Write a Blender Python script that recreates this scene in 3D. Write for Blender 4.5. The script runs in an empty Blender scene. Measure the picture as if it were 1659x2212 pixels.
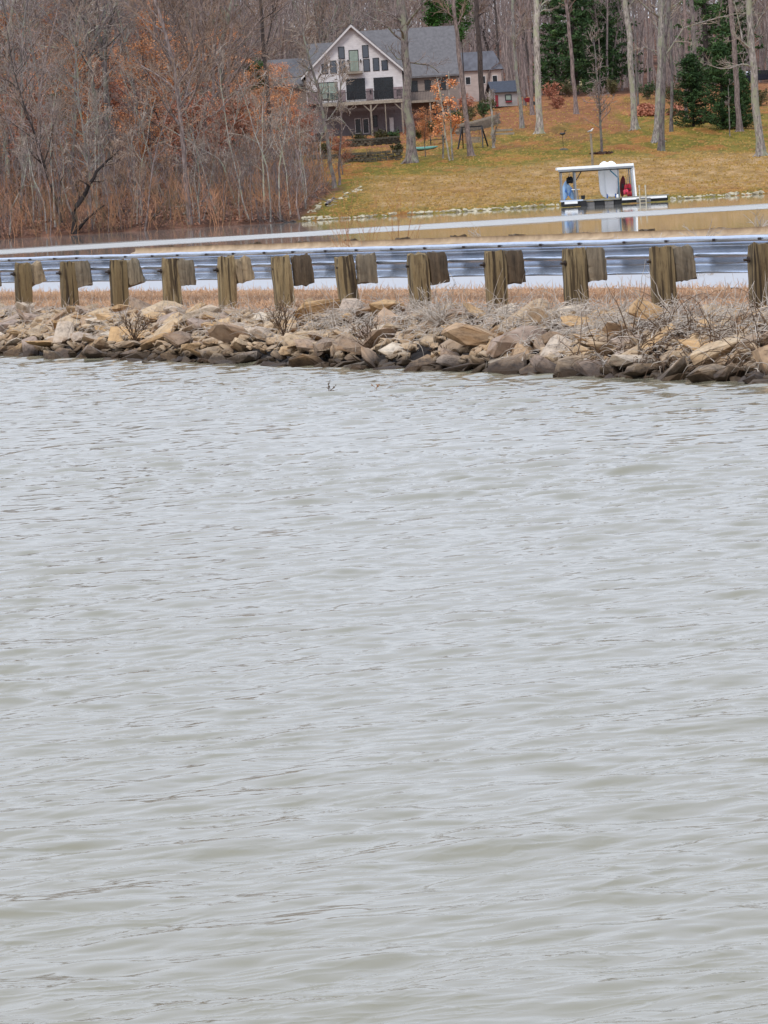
import bpy, bmesh, math, random
import numpy as np
from mathutils import Vector, Matrix

S = bpy.context.scene
C = S.collection
R = math.radians
PI = math.pi

# ------------------------------------------------------------------ camera
W_REF, H_REF = 1659.0, 2212.0          # measuring frame used for the notes taken from the photograph
F = 10700.0
CAMZ = 1.58
ROLL = R(3.4)
PITCH = math.atan(690.0 / F)
cam_d = bpy.data.cameras.new("camera")
cam = bpy.data.objects.new("camera", cam_d); C.objects.link(cam)
cam_d.sensor_fit = 'HORIZONTAL'; cam_d.sensor_width = 36.0
cam_d.lens = 36.0 * F / W_REF
cam_d.clip_start = 0.5; cam_d.clip_end = 4000
fwd = Vector((0, math.cos(PITCH), -math.sin(PITCH)))
rt0 = Vector((1, 0, 0)); up0 = rt0.cross(fwd)
rt = rt0 * math.cos(ROLL) - up0 * math.sin(ROLL)
up = rt0 * math.sin(ROLL) + up0 * math.cos(ROLL)
M = Matrix.Identity(4)
for i in range(3):
    M[i][0] = rt[i]; M[i][1] = up[i]; M[i][2] = -fwd[i]
M[2][3] = CAMZ
cam.matrix_world = M
S.camera = cam
EYE = Vector((0, 0, CAMZ))

def ray(px, py):
    return (fwd * F + rt * (px - W_REF / 2) - up * (py - H_REF / 2)).normalized()
def at(px, py, Y):
    d = ray(px, py); return EYE + d * (Y / d.y)
def onz(px, py, z):
    d = ray(px, py); return EYE + d * ((z - CAMZ) / d.z)
def proj(p):
    v = Vector(p) - EYE
    k = F / v.dot(fwd)
    return W_REF / 2 + v.dot(rt) * k, H_REF / 2 - v.dot(up) * k

# ------------------------------------------------------------------ sky, sun, exposure
SUN_EL, SUN_AZ = R(48), R(205)         # azimuth measured from +Y towards +X
world = bpy.data.worlds.new("World"); S.world = world; world.use_nodes = True
wn = world.node_tree; wn.nodes.clear()
wo = wn.nodes.new('ShaderNodeOutputWorld'); bg = wn.nodes.new('ShaderNodeBackground')
sky = wn.nodes.new('ShaderNodeTexSky'); sky.sky_type = 'NISHITA'; sky.sun_disc = False
sky.sun_elevation = SUN_EL; sky.sun_rotation = SUN_AZ; sky.air_density = 1.0; sky.dust_density = 3.0; sky.ozone_density = 2.0
tc = wn.nodes.new('ShaderNodeTexCoord'); cn = wn.nodes.new('ShaderNodeTexNoise'); sx_ = wn.nodes.new('ShaderNodeSeparateXYZ'); er = wn.nodes.new('ShaderNodeValToRGB'); mm_ = wn.nodes.new('ShaderNodeMix'); mm_.data_type = 'RGBA'; mm_.blend_type = 'MULTIPLY'; mm_.inputs[0].default_value = 1.0
cn.inputs['Scale'].default_value = 2.2; cn.inputs['Detail'].default_value = 5
cr = wn.nodes.new('ShaderNodeValToRGB')
cr.color_ramp.elements[0].position = .3; cr.color_ramp.elements[0].color = (.78, .80, .84, 1)
cr.color_ramp.elements[1].position = .75; cr.color_ramp.elements[1].color = (1.0, 1.0, 1.0, 1)
er.color_ramp.elements[0].position = .02; er.color_ramp.elements[0].color = (6.6, 6.8, 7.35, 1)
er.color_ramp.elements[1].position = .75; er.color_ramp.elements[1].color = (7.0, 8.4, 10.6, 1)
e_ = er.color_ramp.elements.new(.3); e_.color = (7.1, 7.45, 8.5, 1)
wn.links.new(tc.outputs['Generated'], sx_.inputs[0]); wn.links.new(sx_.outputs[2], er.inputs['Fac'])
mx = wn.nodes.new('ShaderNodeMix'); mx.data_type = 'RGBA'; mx.inputs[0].default_value = 0.86
wn.links.new(tc.outputs['Generated'], cn.inputs['Vector'])
wn.links.new(cn.outputs['Fac'], cr.inputs['Fac'])
wn.links.new(sky.outputs['Color'], mx.inputs[6]); wn.links.new(cr.outputs['Color'], mm_.inputs[6]); wn.links.new(er.outputs['Color'], mm_.inputs[7]); wn.links.new(mm_.outputs[2], mx.inputs[7])
wn.links.new(mx.outputs[2], bg.inputs['Color']); bg.inputs['Strength'].default_value = 0.15
wn.links.new(bg.outputs[0], wo.inputs['Surface'])
sl = bpy.data.lights.new("sun", 'SUN'); sl.energy = 1.5; sl.angle = R(12); sl.color = (1, .96, .9)
so = bpy.data.objects.new("sun", sl); C.objects.link(so)
sd = Vector((math.sin(SUN_AZ) * math.cos(SUN_EL), math.cos(SUN_AZ) * math.cos(SUN_EL), math.sin(SUN_EL)))
so.rotation_euler = (-sd).to_track_quat('-Z', 'Y').to_euler()
S.view_settings.view_transform = 'Standard'; S.view_settings.look = 'None'
S.view_settings.exposure = 0.22; S.view_settings.gamma = 1.0
S.render.engine = 'CYCLES'

# ------------------------------------------------------------------ helpers
rng = np.random.default_rng(7)
random.seed(5)

ALB = .80                              # picture values to surface values under this sky
def lin(r, g, b):
    f = lambda c: (c / 255 / 12.92) if c / 255 <= .04045 else ((c / 255 + .055) / 1.055) ** 2.4
    k = ALB if max(r, g, b) < 212 else .85
    return (f(r) * k, f(g) * k, f(b) * k, 1)

class NT:
    def __init__(s, name):
        s.m = bpy.data.materials.new(name); s.m.use_nodes = True
        s.t = s.m.node_tree; s.b = s.t.nodes['Principled BSDF']; s.out = s.t.nodes['Material Output']
        s.geo = None
    def n(s, kind, **kw):
        x = s.t.nodes.new(kind)
        for k, v in kw.items(): setattr(x, k, v)
        return x
    def l(s, a, b): s.t.links.new(a, b)
    def coords(s, obj=True, scale=(1, 1, 1), rot=(0, 0, 0)):
        mp = s.n('ShaderNodeMapping'); mp.inputs['Scale'].default_value = scale; mp.inputs['Rotation'].default_value = rot
        if obj:
            t = s.n('ShaderNodeTexCoord'); s.l(t.outputs['Object'], mp.inputs['Vector'])
        else:
            t = s.n('ShaderNodeNewGeometry'); s.l(t.outputs['Position'], mp.inputs['Vector'])
        return mp.outputs['Vector']
    def noise(s, vec, scale=5, detail=4, rough=.6):
        x = s.n('ShaderNodeTexNoise'); x.inputs['Scale'].default_value = scale
        x.inputs['Detail'].default_value = detail; x.inputs['Roughness'].default_value = rough
        s.l(vec, x.inputs['Vector']); return x.outputs['Fac']
    def ramp(s, fac, stops, interp='LINEAR'):
        x = s.n('ShaderNodeValToRGB'); x.color_ramp.interpolation = interp
        e = x.color_ramp.elements
        while len(e) < len(stops): e.new(.5)
        for i, (p, c) in enumerate(stops):
            e[i].position = p; e[i].color = c if len(c) == 4 else (*c, 1)
        s.l(fac, x.inputs['Fac']); return x.outputs['Color']
    def mix(s, fac, a, b, mode='MIX'):
        x = s.n('ShaderNodeMix'); x.data_type = 'RGBA'; x.blend_type = mode
        if isinstance(fac, (int, float)): x.inputs[0].default_value = fac
        else: s.l(fac, x.inputs[0])
        for v, i in ((a, 6), (b, 7)):
            if isinstance(v, tuple): x.inputs[i].default_value = v if len(v) == 4 else (*v, 1)
            else: s.l(v, x.inputs[i])
        return x.outputs[2]
    def math(s, op, a, b=0.0, clamp=False):
        x = s.n('ShaderNodeMath'); x.operation = op; x.use_clamp = clamp
        for v, i in ((a, 0), (b, 1)):
            if isinstance(v, (int, float)): x.inputs[i].default_value = v
            else: s.l(v, x.inputs[i])
        return x.outputs[0]
    def bump(s, h, strength=.5, dist=.02):
        x = s.n('ShaderNodeBump'); x.inputs['Strength'].default_value = strength; x.inputs['Distance'].default_value = dist
        s.l(h, x.inputs['Height']); s.l(x.outputs['Normal'], s.b.inputs['Normal'])
    def col(s, c):
        if isinstance(c, tuple): s.b.inputs['Base Color'].default_value = c
        else: s.l(c, s.b.inputs['Base Color'])
    def rough(s, v): s.b.inputs['Roughness'].default_value = v

def plain(name, c, rough=.7, metal=0.0, var=.25, scale=6.0, bump=0.0):
    m = NT(name); v = m.coords()
    f = m.noise(v, scale, 5)
    d = tuple(x * (1 - var) for x in c[:3]) + (1,); u = tuple(min(1, x * (1 + var)) for x in c[:3]) + (1,)
    m.col(m.ramp(f, [(.3, d), (.7, u)])); m.rough(rough); m.b.inputs['Metallic'].default_value = metal
    if bump: m.bump(f, bump)
    return m.m

def bark(name, a, b, lichen=None):
    m = NT(name); v = m.coords(True, (1, 1, .25))
    f = m.noise(v, 9, 6, .7); c = m.ramp(f, [(.36, a), (.62, b)])
    if lichen:
        g = m.noise(m.coords(True, (1, 1, .6)), 2.2, 4)
        c = m.mix(m.ramp(g, [(.48, (0, 0, 0)), (.6, (1, 1, 1))]), c, lichen)
    oi = m.n('ShaderNodeObjectInfo')
    k = m.ramp(oi.outputs['Random'], [(0, (.72, .72, .74)), (1, (1.2, 1.17, 1.12))])
    m.col(m.mix(1.0, c, k, 'MULTIPLY')); m.rough(.9); m.bump(f, .6, .03)
    return m.m

def leafmat(name, a, b, c):
    m = NT(name); f = m.noise(m.coords(), 1.1, 6, .75)
    oi = m.n('ShaderNodeObjectInfo')
    k = m.ramp(oi.outputs['Random'], [(0, (.75, .75, .75)), (1, (1.2, 1.15, 1.1))])
    m.col(m.mix(1.0, m.ramp(f, [(.3, a), (.5, b), (.7, c)]), k, 'MULTIPLY')); m.rough(.8)
    m.b.inputs['Specular IOR Level'].default_value = .2
    return m.m

def mesh_np(name, V, Fs, mat, smooth=False):
    V = np.asarray(V, dtype=np.float32).reshape(-1, 3); Fs = np.asarray(Fs, dtype=np.int32)
    k = Fs.shape[1]; n = len(Fs)
    me = bpy.data.meshes.new(name)
    me.vertices.add(len(V)); me.vertices.foreach_set('co', V.ravel())
    me.loops.add(n * k); me.loops.foreach_set('vertex_index', Fs.ravel())
    me.polygons.add(n); me.polygons.foreach_set('loop_start', np.arange(0, n * k, k, dtype=np.int32))
    me.polygons.foreach_set('loop_total', np.full(n, k, dtype=np.int32))
    if smooth: me.polygons.foreach_set('use_smooth', np.ones(n, dtype=bool))
    me.update(calc_edges=True); me.validate()
    if mat: me.materials.append(mat)
    return me

def link(name, me, parent=None, loc=None):
    o = bpy.data.objects.new(name, me); C.objects.link(o)
    if parent: o.parent = parent
    if loc is not None: o.location = loc
    return o

def tag(o, label=None, cat=None, group=None, kind=None):
    if label: o['label'] = label
    if cat: o['category'] = cat
    if group: o['group'] = group
    if kind: o['kind'] = kind
    return o

def thing(name, label, cat, loc=(0, 0, 0), rz=0.0, group=None):
    o = bpy.data.objects.new(name, None); C.objects.link(o); o.location = loc; o.rotation_euler = (0, 0, rz)
    o.empty_display_size = .3
    return tag(o, label, cat, group)

def copy_thing(src, loc, rz=0.0, sc=1.0, label=None, group=None, cat=None):
    r = src.copy(); C.objects.link(r); r.location = loc; r.rotation_euler = (0, 0, rz)
    r.scale = (sc, sc, sc) if not isinstance(sc, tuple) else sc
    if label: r['label'] = label
    if group: r['group'] = group
    if cat: r['category'] = cat
    for ch in KIDS.get(src.name, list(src.children)):
        c = ch.copy(); C.objects.link(c); c.parent = r
    return r
KIDS = {}

class MB:
    """collects boxes, prisms and tubes into one mesh"""
    def __init__(s): s.v = []; s.f = []
    def add(s, v, f):
        b = len(s.v); s.v += [tuple(p) for p in v]; s.f += [tuple(b + i for i in q) for q in f]
    def box(s, c, d, rot=None):
        x, y, z = d[0] / 2, d[1] / 2, d[2] / 2
        v = [Vector((i * x, j * y, k * z)) for i in (-1, 1) for j in (-1, 1) for k in (-1, 1)]
        if rot is not None: v = [rot @ p for p in v]
        c = Vector(c); v = [p + c for p in v]
        s.add(v, [(0, 1, 3, 2), (4, 6, 7, 5), (0, 4, 5, 1), (2, 3, 7, 6), (0, 2, 6, 4), (1, 5, 7, 3)]); return s
    def bar(s, a, b, w, h=None):
        a = Vector(a); b = Vector(b); d = b - a
        q = d.to_track_quat('Z', 'Y').to_matrix()
        return s.box((a + b) / 2, (w, h or w, d.length), q)
    def tube(s, pts, rad, n=8, cap=True):
        pts = [Vector(p) for p in pts]
        if isinstance(rad, (int, float)): rad = [rad] * len(pts)
        rings = []
        for i, p in enumerate(pts):
            t = (pts[min(i + 1, len(pts) - 1)] - pts[max(i - 1, 0)]).normalized()
            ref = Vector((0, 0, 1)) if abs(t.z) < .9 else Vector((1, 0, 0))
            u = t.cross(ref).normalized(); w = t.cross(u)
            rings.append([p + (u * math.cos(2 * PI * k / n) + w * math.sin(2 * PI * k / n)) * rad[i] for k in range(n)])
        v = [q for r_ in rings for q in r_]; f = []
        for i in range(len(pts) - 1):
            for k in range(n):
                f.append((i * n + k, i * n + (k + 1) % n, (i + 1) * n + (k + 1) % n, (i + 1) * n + k))
        if cap: f.append(tuple(range(n))[::-1]); f.append(tuple((len(pts) - 1) * n + k for k in range(n)))
        s.add(v, f); return s
    def prism(s, poly, y0, y1):
        """polygon in XZ extruded along Y"""
        n = len(poly); v = [(x, y0, z) for x, z in poly] + [(x, y1, z) for x, z in poly]
        f = [tuple(range(n)), tuple(range(2 * n - 1, n - 1, -1))] + [(i, i + n, (i + 1) % n + n, (i + 1) % n) for i in range(n)]
        s.add(v, f); return s
    def build(s, name, mat, parent=None, bevel=0.0, smooth=False):
        me = bpy.data.meshes.new(name); me.from_pydata(s.v, [], s.f); me.validate(); me.update()
        bm = bmesh.new(); bm.from_mesh(me); bmesh.ops.recalc_face_normals(bm, faces=bm.faces)
        if bevel: bmesh.ops.bevel(bm, geom=bm.edges[:], offset=bevel, segments=2, affect='EDGES', clamp_overlap=True)
        bm.to_mesh(me); bm.free()
        if smooth: me.polygons.foreach_set('use_smooth', [True] * len(me.polygons))
        if mat: me.materials.append(mat)
        return link(name, me, parent)

# --- batches of tapering tubes: P (n,m,3), Rr (n,m)
def tubes(P, Rr, sides=3):
    P = np.asarray(P, float); n, m, _ = P.shape
    T = np.gradient(P, axis=1); T /= (np.linalg.norm(T, axis=2, keepdims=True) + 1e-9)
    ref = np.where(np.abs(T[..., 2:3]) > .9, np.array([1., 0, 0]), np.array([0, 0, 1.]))
    U = np.cross(T, ref); U /= (np.linalg.norm(U, axis=2, keepdims=True) + 1e-9); Wv = np.cross(T, U)
    a = np.arange(sides) * 2 * PI / sides
    V = P[:, :, None, :] + Rr[:, :, None, None] * (np.cos(a)[None, None, :, None] * U[:, :, None, :] + np.sin(a)[None, None, :, None] * Wv[:, :, None, :])
    idx = np.arange(n * m * sides).reshape(n, m, sides)
    nx = np.roll(idx, -1, axis=2)
    Fq = np.stack([idx[:, :-1], nx[:, :-1], nx[:, 1:], idx[:, 1:]], axis=-1).reshape(-1, 4)
    return V.reshape(-1, 3), Fq
def join(parts):
    V = []; Fq = []; o = 0
    for v, f in parts:
        V.append(v); Fq.append(f + o); o += len(v)
    return np.concatenate(V), np.concatenate(Fq)
def quads(Cn, size, g, flat=0.0, asp=.6):
    """small leaf faces; flat -> nearer to horizontal"""
    n = len(Cn); a = g.normal(size=(n, 3)); a[:, 2] *= (1 - flat); a /= np.linalg.norm(a, axis=1, keepdims=True) + 1e-9
    b = g.normal(size=(n, 3)); b[:, 2] *= (1 - flat); b -= a * (a * b).sum(1, keepdims=True); b /= np.linalg.norm(b, axis=1, keepdims=True) + 1e-9
    s = (size * (.6 + .8 * g.random(n)))[:, None]
    V = np.stack([Cn - a * s, Cn - b * s * asp, Cn + a * s, Cn + b * s * asp], axis=1).reshape(-1, 3)
    return V, np.arange(4 * n).reshape(n, 4)

def grow(g, P0, R0, spec):
    """levels of branches; P0 (n,m,3)"""
    levels = [(P0, R0)]
    for (n, L, ang, rf, m, tmin, upb, wob) in spec:
        P, Rr = levels[-1]; pn, pm, _ = P.shape
        wts = np.linalg.norm(P[:, -1] - P[:, 0], axis=1); wts /= wts.sum()
        pi = g.choice(pn, n, p=wts); t = tmin + (1 - tmin) * g.random(n) ** .9
        x = t * (pm - 1.001); i = x.astype(int); fr = (x - i)[:, None]
        base = P[pi, i] * (1 - fr) + P[pi, i + 1] * fr
        r = Rr[pi, i] * (1 - fr[:, 0]) + Rr[pi, i + 1] * fr[:, 0]
        T = P[pi, i + 1] - P[pi, i]; T /= np.linalg.norm(T, axis=1, keepdims=True) + 1e-9
        q = g.normal(size=(n, 3)); q -= T * (q * T).sum(1, keepdims=True); q /= np.linalg.norm(q, axis=1, keepdims=True) + 1e-9
        a = np.radians(ang) * (.7 + .6 * g.random(n))[:, None]
        D = T * np.cos(a) + q * np.sin(a); D[:, 2] += upb; D /= np.linalg.norm(D, axis=1, keepdims=True)
        ln = L * (.45 + .75 * g.random(n)) * (1.15 - .6 * t)
        step = (ln / (m - 1))[:, None]
        Q = [base]; d = D
        for k in range(m - 1):
            d = d + g.normal(size=(n, 3)) * wob; d[:, 2] += upb * .25
            d /= np.linalg.norm(d, axis=1, keepdims=True)
            Q.append(Q[-1] + d * step)
        r0 = np.minimum(r * rf, .9 * r)
        taper = np.linspace(1, .3, m)[None, :]
        levels.append((np.stack(Q, 1), np.maximum(r0[:, None] * taper, .0024)))
    return levels

def sst_(x): x = np.clip(x, 0, 1); return x * x * (3 - 2 * x)
# ------------------------------------------------------------------ terrain function
YK = np.array([300, 312, 319, 322, 335, 360, 400, 440, 500, 600, 700, 850, 1100.])
EK = np.array([0, 0, 0, -46, -22, 5, 45, 84, 122, 172, 215, 300, 330.])
ZK = np.where(YK <= 319, np.array([-3, -1.2, -.15] + [0] * 10), CAMZ + EK * YK / F)
ZK = np.maximum(ZK, np.where(YK > 319, .1, -9))
def sst(x): x = np.clip(x, 0, 1); return x * x * (3 - 2 * x)
def HT(x, y):
    x = np.asarray(x, float); y = np.asarray(y, float)
    z = np.interp(y, YK, ZK)
    left = sst((-7 - x) / 18.0)
    z = z + left * (sst((y - 322) / 60.) * 2.2 + sst((y - 420) / 260.) * 5)
    z = z + sst((abs(x) - 45) / 80.) * sst((y - 330) / 150.) * 6
    z = z + sst((x - 4) / 7.0) * np.interp(y, [415, 450, 500, 540, 600, 700], [0, .8, 2.2, 1.9, 1.2, 0])
    z = z + (np.sin(x * .23 + 1.3) * np.sin(y * .09) + .5 * np.sin(x * .6 + y * .31)) * .18 * sst((y - 325) / 30.)
    return z
def ht(x, y): return float(HT(x, y))
def hit(px, py):
    d = ray(px, py); y = 305.0
    while y < 1100:
        p = EYE + d * (y / d.y)
        if ht(p.x, y) >= p.z: return p
        y += 1.0
    return EYE + d * (600 / d.y)

# ------------------------------------------------------------------ materials
gm = NT("lawn_ground")
vp = gm.coords(False, (1, .22, 1)); big = gm.noise(vp, .16, 5, .6); fine = gm.noise(gm.coords(False, (1, .3, 1)), 1.5, 8, .8); mid = gm.noise(gm.coords(False, (1, .25, 1)), .55, 6, .7)
def attr(n_): a = gm.n('ShaderNodeAttribute'); a.attribute_name = n_; return a.outputs['Fac']
lawn = gm.ramp(gm.math('ADD', gm.math('MULTIPLY', big, .55), gm.math('MULTIPLY', mid, .45)), [(.36, lin(158, 102, 52)), (.44, lin(180, 126, 66)), (.49, lin(124, 116, 44)), (.55, lin(156, 132, 58)), (.61, lin(186, 130, 70)), (.68, lin(112, 108, 42))])
tan_ = gm.ramp(mid, [(.3, lin(154, 116, 62)), (.5, lin(194, 150, 96)), (.7, lin(218, 180, 134))])
lawn = gm.mix(attr('tan'), lawn, tan_)
wood = gm.ramp(mid, [(.28, lin(50, 38, 32)), (.5, lin(112, 78, 62)), (.72, lin(170, 124, 100))])
rust = gm.ramp(mid, [(.3, lin(140, 86, 62)), (.7, lin(190, 122, 88))])
c = gm.mix(attr('rust'), lawn, rust); c = gm.mix(attr('wood'), c, wood)
c = gm.mix(.8, c, gm.ramp(fine, [(.30, (.42, .40, .36)), (.5, (1, 1, 1)), (.70, (1.5, 1.45, 1.35))]), 'MULTIPLY')
gm.col(c); gm.rough(.95); gm.b.inputs['Specular IOR Level'].default_value = .1
gm.bump(fine, 1.0, .35)
M_ground = gm.m

# ------------------------------------------------------------------ terrain sheet
gx = np.concatenate([np.linspace(-900, -80, 24), np.linspace(-76, 76, 190), np.linspace(80, 900, 24)])
gy = np.concatenate([np.linspace(300, 345, 60), np.linspace(346, 620, 200), np.linspace(630, 1300, 40)])
X, Y = np.meshgrid(gx, gy); Z = HT(X, Y) + (rng.random(X.shape) - .5) * .06
def grid_faces(r, c):
    i = np.arange(r * c).reshape(r, c)
    return np.stack([i[:-1, :-1], i[:-1, 1:], i[1:, 1:], i[1:, :-1]], -1).reshape(-1, 4)
o = link("hillside_ground", mesh_np("hillside_ground", np.stack([X, Y, Z], -1), grid_faces(*X.shape), M_ground, True)); tag(o, kind='structure')
n1 = np.sin(X * .9 + Y * .13) * .5 + np.sin(X * .37 - Y * .21 + 2) * .5 + np.sin(X * 2.1 + Y * .6) * .25
edge = np.interp(Y, [319, 335, 365, 400, 440, 480], [-4.3, -3.0, -1.6, -3.2, -6.0, -8.0]) + n1 * .35
wd = sst((edge - X) / .8)
wd = np.maximum(wd, sst((Y - (505 + n1 * 12 + np.where(X > 5, 35, 0))) / 14.))
tn = sst((Y - 322 - n1 * 1.5) / 8.) * (1 - sst((Y - 372 - n1 * 9 - X * .5) / 26.))
tn *= sst((X + 1.5 + n1 * .8) / 3.5) * .8
ru = sst((Y - 420 - n1 * 22 + np.abs(X - 12) * .8 - np.where(X > 24, 40, 0)) / 60.) * .8
for nm_, a_ in (('wood', wd), ('tan', tn), ('rust', ru)):
    at_ = o.data.attributes.new(nm_, 'FLOAT', 'POINT'); at_.data.foreach_set('value', np.clip(a_, 0, 1).astype(np.float32).ravel())

# ------------------------------------------------------------------ guardrail line
i0, c_ = 0, -0.03
Y0 = 59.5; dY = -.03 * Y0; X0 = -747.5 * Y0 / F; dX = (843.5 * .67 + 747.5) / 11 * Y0 / F
r_dir = Vector((dX, dY, 0)); STEP = r_dir.length; r_dir.normalize()
m_dir = Vector((-r_dir.y, r_dir.x, 0))          # from the posts towards the road (away from the camera)
P_L = Vector((X0 - .015, Y0, 0))
def rp(s, m, z=0.0): return P_L + r_dir * s + m_dir * m + Vector((0, 0, z))
def rp_np(s, m, z):
    s = np.asarray(s); m = np.asarray(m)
    return np.stack([P_L.x + r_dir.x * s + m_dir.x * m, P_L.y + r_dir.y * s + m_dir.y * m, z + 0 * s + 0 * m], -1)

# ------------------------------------------------------------------ embankment, road
MK = np.array([-60, -3, -1.6, -1.25, -.9, -.35, .0, .45, .95, 1.4]); MZ = np.array([-3, -1.2, -.25, -.02, .17, .36, .43, .5, .57, .575])
sm = np.arange(-45, 34.01, .12)
mm = np.concatenate([np.array([-12, -6, -3, -2.2]), np.arange(-1.7, 1.41, .07)])
Sg, Mg = np.meshgrid(sm, mm)
Zg = np.interp(Mg, MK, MZ)
Zg = Zg - .05 * ((Mg < -.3) & (Mg > -1.5)) + (rng.random(Sg.shape) - .5) * .04 * (Mg > -2) * (Mg < 1.1)
em = NT("dead_grass_soil"); f = em.noise(em.coords(False, (1, 1, 1)), 14, 7, .75); f2 = em.noise(em.coords(False), 1.3, 4)
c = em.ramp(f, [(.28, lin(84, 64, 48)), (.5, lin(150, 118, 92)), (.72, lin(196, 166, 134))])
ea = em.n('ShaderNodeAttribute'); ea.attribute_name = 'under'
em.col(em.mix(ea.outputs['Fac'], em.mix(em.math('MULTIPLY', f2, .7), c, lin(206, 160, 124)), lin(44, 34, 28))); em.rough(.95); em.bump(f, .9, .03)  # near-black soil below the rocks: shade of their crevices put into the colour
M_soil = em.m
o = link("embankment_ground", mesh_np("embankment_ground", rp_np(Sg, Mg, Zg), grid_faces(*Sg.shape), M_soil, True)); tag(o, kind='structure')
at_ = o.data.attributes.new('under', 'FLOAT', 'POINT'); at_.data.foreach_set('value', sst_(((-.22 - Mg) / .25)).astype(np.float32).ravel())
ro = NT("pale_road"); f = ro.noise(ro.coords(False), 30, 6, .8); f2 = ro.noise(ro.coords(False, (1, .3, 1)), .8, 4)
ro.col(ro.mix(f2, ro.ramp(f, [(.3, lin(160, 156, 154)), (.7, lin(211, 208, 206))]), lin(190, 186, 184))); ro.rough(.55); ro.bump(f, .2, .004)
ms = np.array([1.02, 2.5, 4.0, 4.9]); mzz = np.array([.579, .61, .60, .57])
Sr, Mr = np.meshgrid(np.linspace(-45, 34, 80), ms)
o = link("road", mesh_np("road", rp_np(Sr, Mr, np.interp(Mr, ms, mzz)), grid_faces(*Sr.shape), ro.m)); tag(o, kind='structure')
ms2 = np.array([4.9, 5.2, 6.0, 7.2, 8.6, 12]); mz2 = np.array([.565, .52, .38, -.1, -.6, -2.5])
Sr, Mr = np.meshgrid(np.arange(-45, 34, .4), ms2)
o = link("far_shoulder_ground", mesh_np("far_shoulder_ground", rp_np(Sr, Mr, np.interp(Mr, ms2, mz2)), grid_faces(*Sr.shape), M_soil, True)); tag(o, kind='structure')
# plain core so the causeway is solid below the road
o = MB(); 
vv = [rp(-45, 1.0, .50), rp(34, 1.0, .50), rp(34, 5, .50), rp(-45, 5, .50), rp(-45, 1.0, -2), rp(34, 1.0, -2), rp(34, 5, -2), rp(-45, 5, -2)]
o.add(vv, [(0, 1, 2, 3), (4, 5, 1, 0), (7, 6, 2, 3), (4, 0, 3, 7), (5, 6, 2, 1)]); o = o.build("causeway_ground", M_soil); tag(o, kind='structure')

# ------------------------------------------------------------------ water
def wave_tile(N, L, g, wind, lmin, lmax, slope, spread=6, p=4.0, lpk=.45):
    k = 2 * PI * np.fft.fftfreq(N, L / N); kx, ky = np.meshgrid(k, k)
    kk = np.sqrt(kx ** 2 + ky ** 2); kk[0, 0] = 1
    dirc = (kx * wind[0] + ky * wind[1]) / kk
    A = kk ** (-p / 2) * np.exp(-.5 * (2 * PI / lpk / kk) ** 2) * (np.abs(dirc) ** (spread / 2) + .05) * (kk > 2 * PI / lmax) * np.exp(-(kk * lmin / (2 * PI)) ** 4)
    A[0, 0] = 0
    Hh = A * (g.normal(size=(N, N)) + 1j * g.normal(size=(N, N)))
    h = np.fft.ifft2(Hh).real
    sx = np.fft.ifft2(1j * kx * Hh).real; sy = np.fft.ifft2(1j * ky * Hh).real
    sc = slope / math.sqrt((sx ** 2 + sy ** 2).mean())
    # sharpening: horizontal displacement = Hilbert-like transform of height
    Dx = np.fft.ifft2(-1j * kx / kk * Hh).real; Dy = np.fft.ifft2(-1j * ky / kk * Hh).real
    return h * sc, Dx * sc, Dy * sc
def sst_(x): x = np.clip(x, 0, 1); return x * x * (3 - 2 * x)
def samp(T, L, x, y):
    N = T.shape[0]; u = (x / L * N) % N; v = (y / L * N) % N
    i = u.astype(int); j = v.astype(int); fu = u - i; fv = v - j; i2 = (i + 1) % N; j2 = (j + 1) % N; i %= N; j %= N
    return (T[j, i] * (1 - fu) + T[j, i2] * fu) * (1 - fv) + (T[j2, i] * (1 - fu) + T[j2, i2] * fu) * fv
wg = np.random.default_rng(21)
wind = np.array([.42, -.907])
tA = wave_tile(2048, 10.3, wg, wind, .05, 1.2, .078, 4, 3.3, .26)
tB = wave_tile(1024, 13.7, wg, np.array([.25, -.968]), .12, 3.0, .10, 3, 4.2, .6)
tC = wave_tile(2048, 10.3, wg, np.array([.30, -.954]), .03, .4, 1.0, 14, 4.5, .11)
sC = tC[0] / tC[0].std(); ridge = np.exp(-np.abs(sC) / .13)
tD = wave_tile(2048, 12.1, wg, np.array([.38, -.925]), .06, .9, 1.0, 10, 5.0, .30)
sD = tD[0] / tD[0].std(); ridge2 = np.exp(-np.abs(sD + .25 * samp(sC, 10.3, *np.meshgrid(np.arange(2048) * 12.1 / 2048, np.arange(2048) * 12.1 / 2048))) / .45)
ys = [6.0]
while ys[-1] < 70:
    y = ys[-1]; ys.append(y + min(max(y * y / (CAMZ * F * .463) * .42, .004), .05))
ys = np.array(ys)
us = np.linspace(-1, 1, 860)
ext = np.array([1.12, 1.3, 1.6, 2.2, 3.5, 6, 12])
us = np.concatenate([-ext[::-1], us, ext])
Yw, Uw = np.meshgrid(ys, us, indexing='ij')
Xw = Uw * (Yw * 800 / F * 1.16 + .1)
h = samp(tA[0], 10.3, Xw, Yw) + samp(tB[0], 13.7, Xw + 3, Yw + 1)
mk = samp(tB[0], 13.7, Xw * .8 + 5, Yw * .55); mk = sst_(.62 + mk / tB[0].std() * .6)
tDs = samp(ridge2, 12.1, Xw + 2, Yw); mk2 = samp(tB[0], 13.7, Xw * .7 + 9, Yw * .5 + 3); mk2 = sst_(.45 + mk2 / tB[0].std() * .7)
h = h + .0042 * tDs * mk2 * (1 - .5 * sst_((Yw - 20) / 25.)) + .0022 * samp(ridge, 10.3, Xw, Yw) * mk
gust = .75 + .5 * (.5 + .5 * np.sin(Xw * .9 + Yw * .31 + 2 * np.sin(Yw * .21)))
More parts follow.
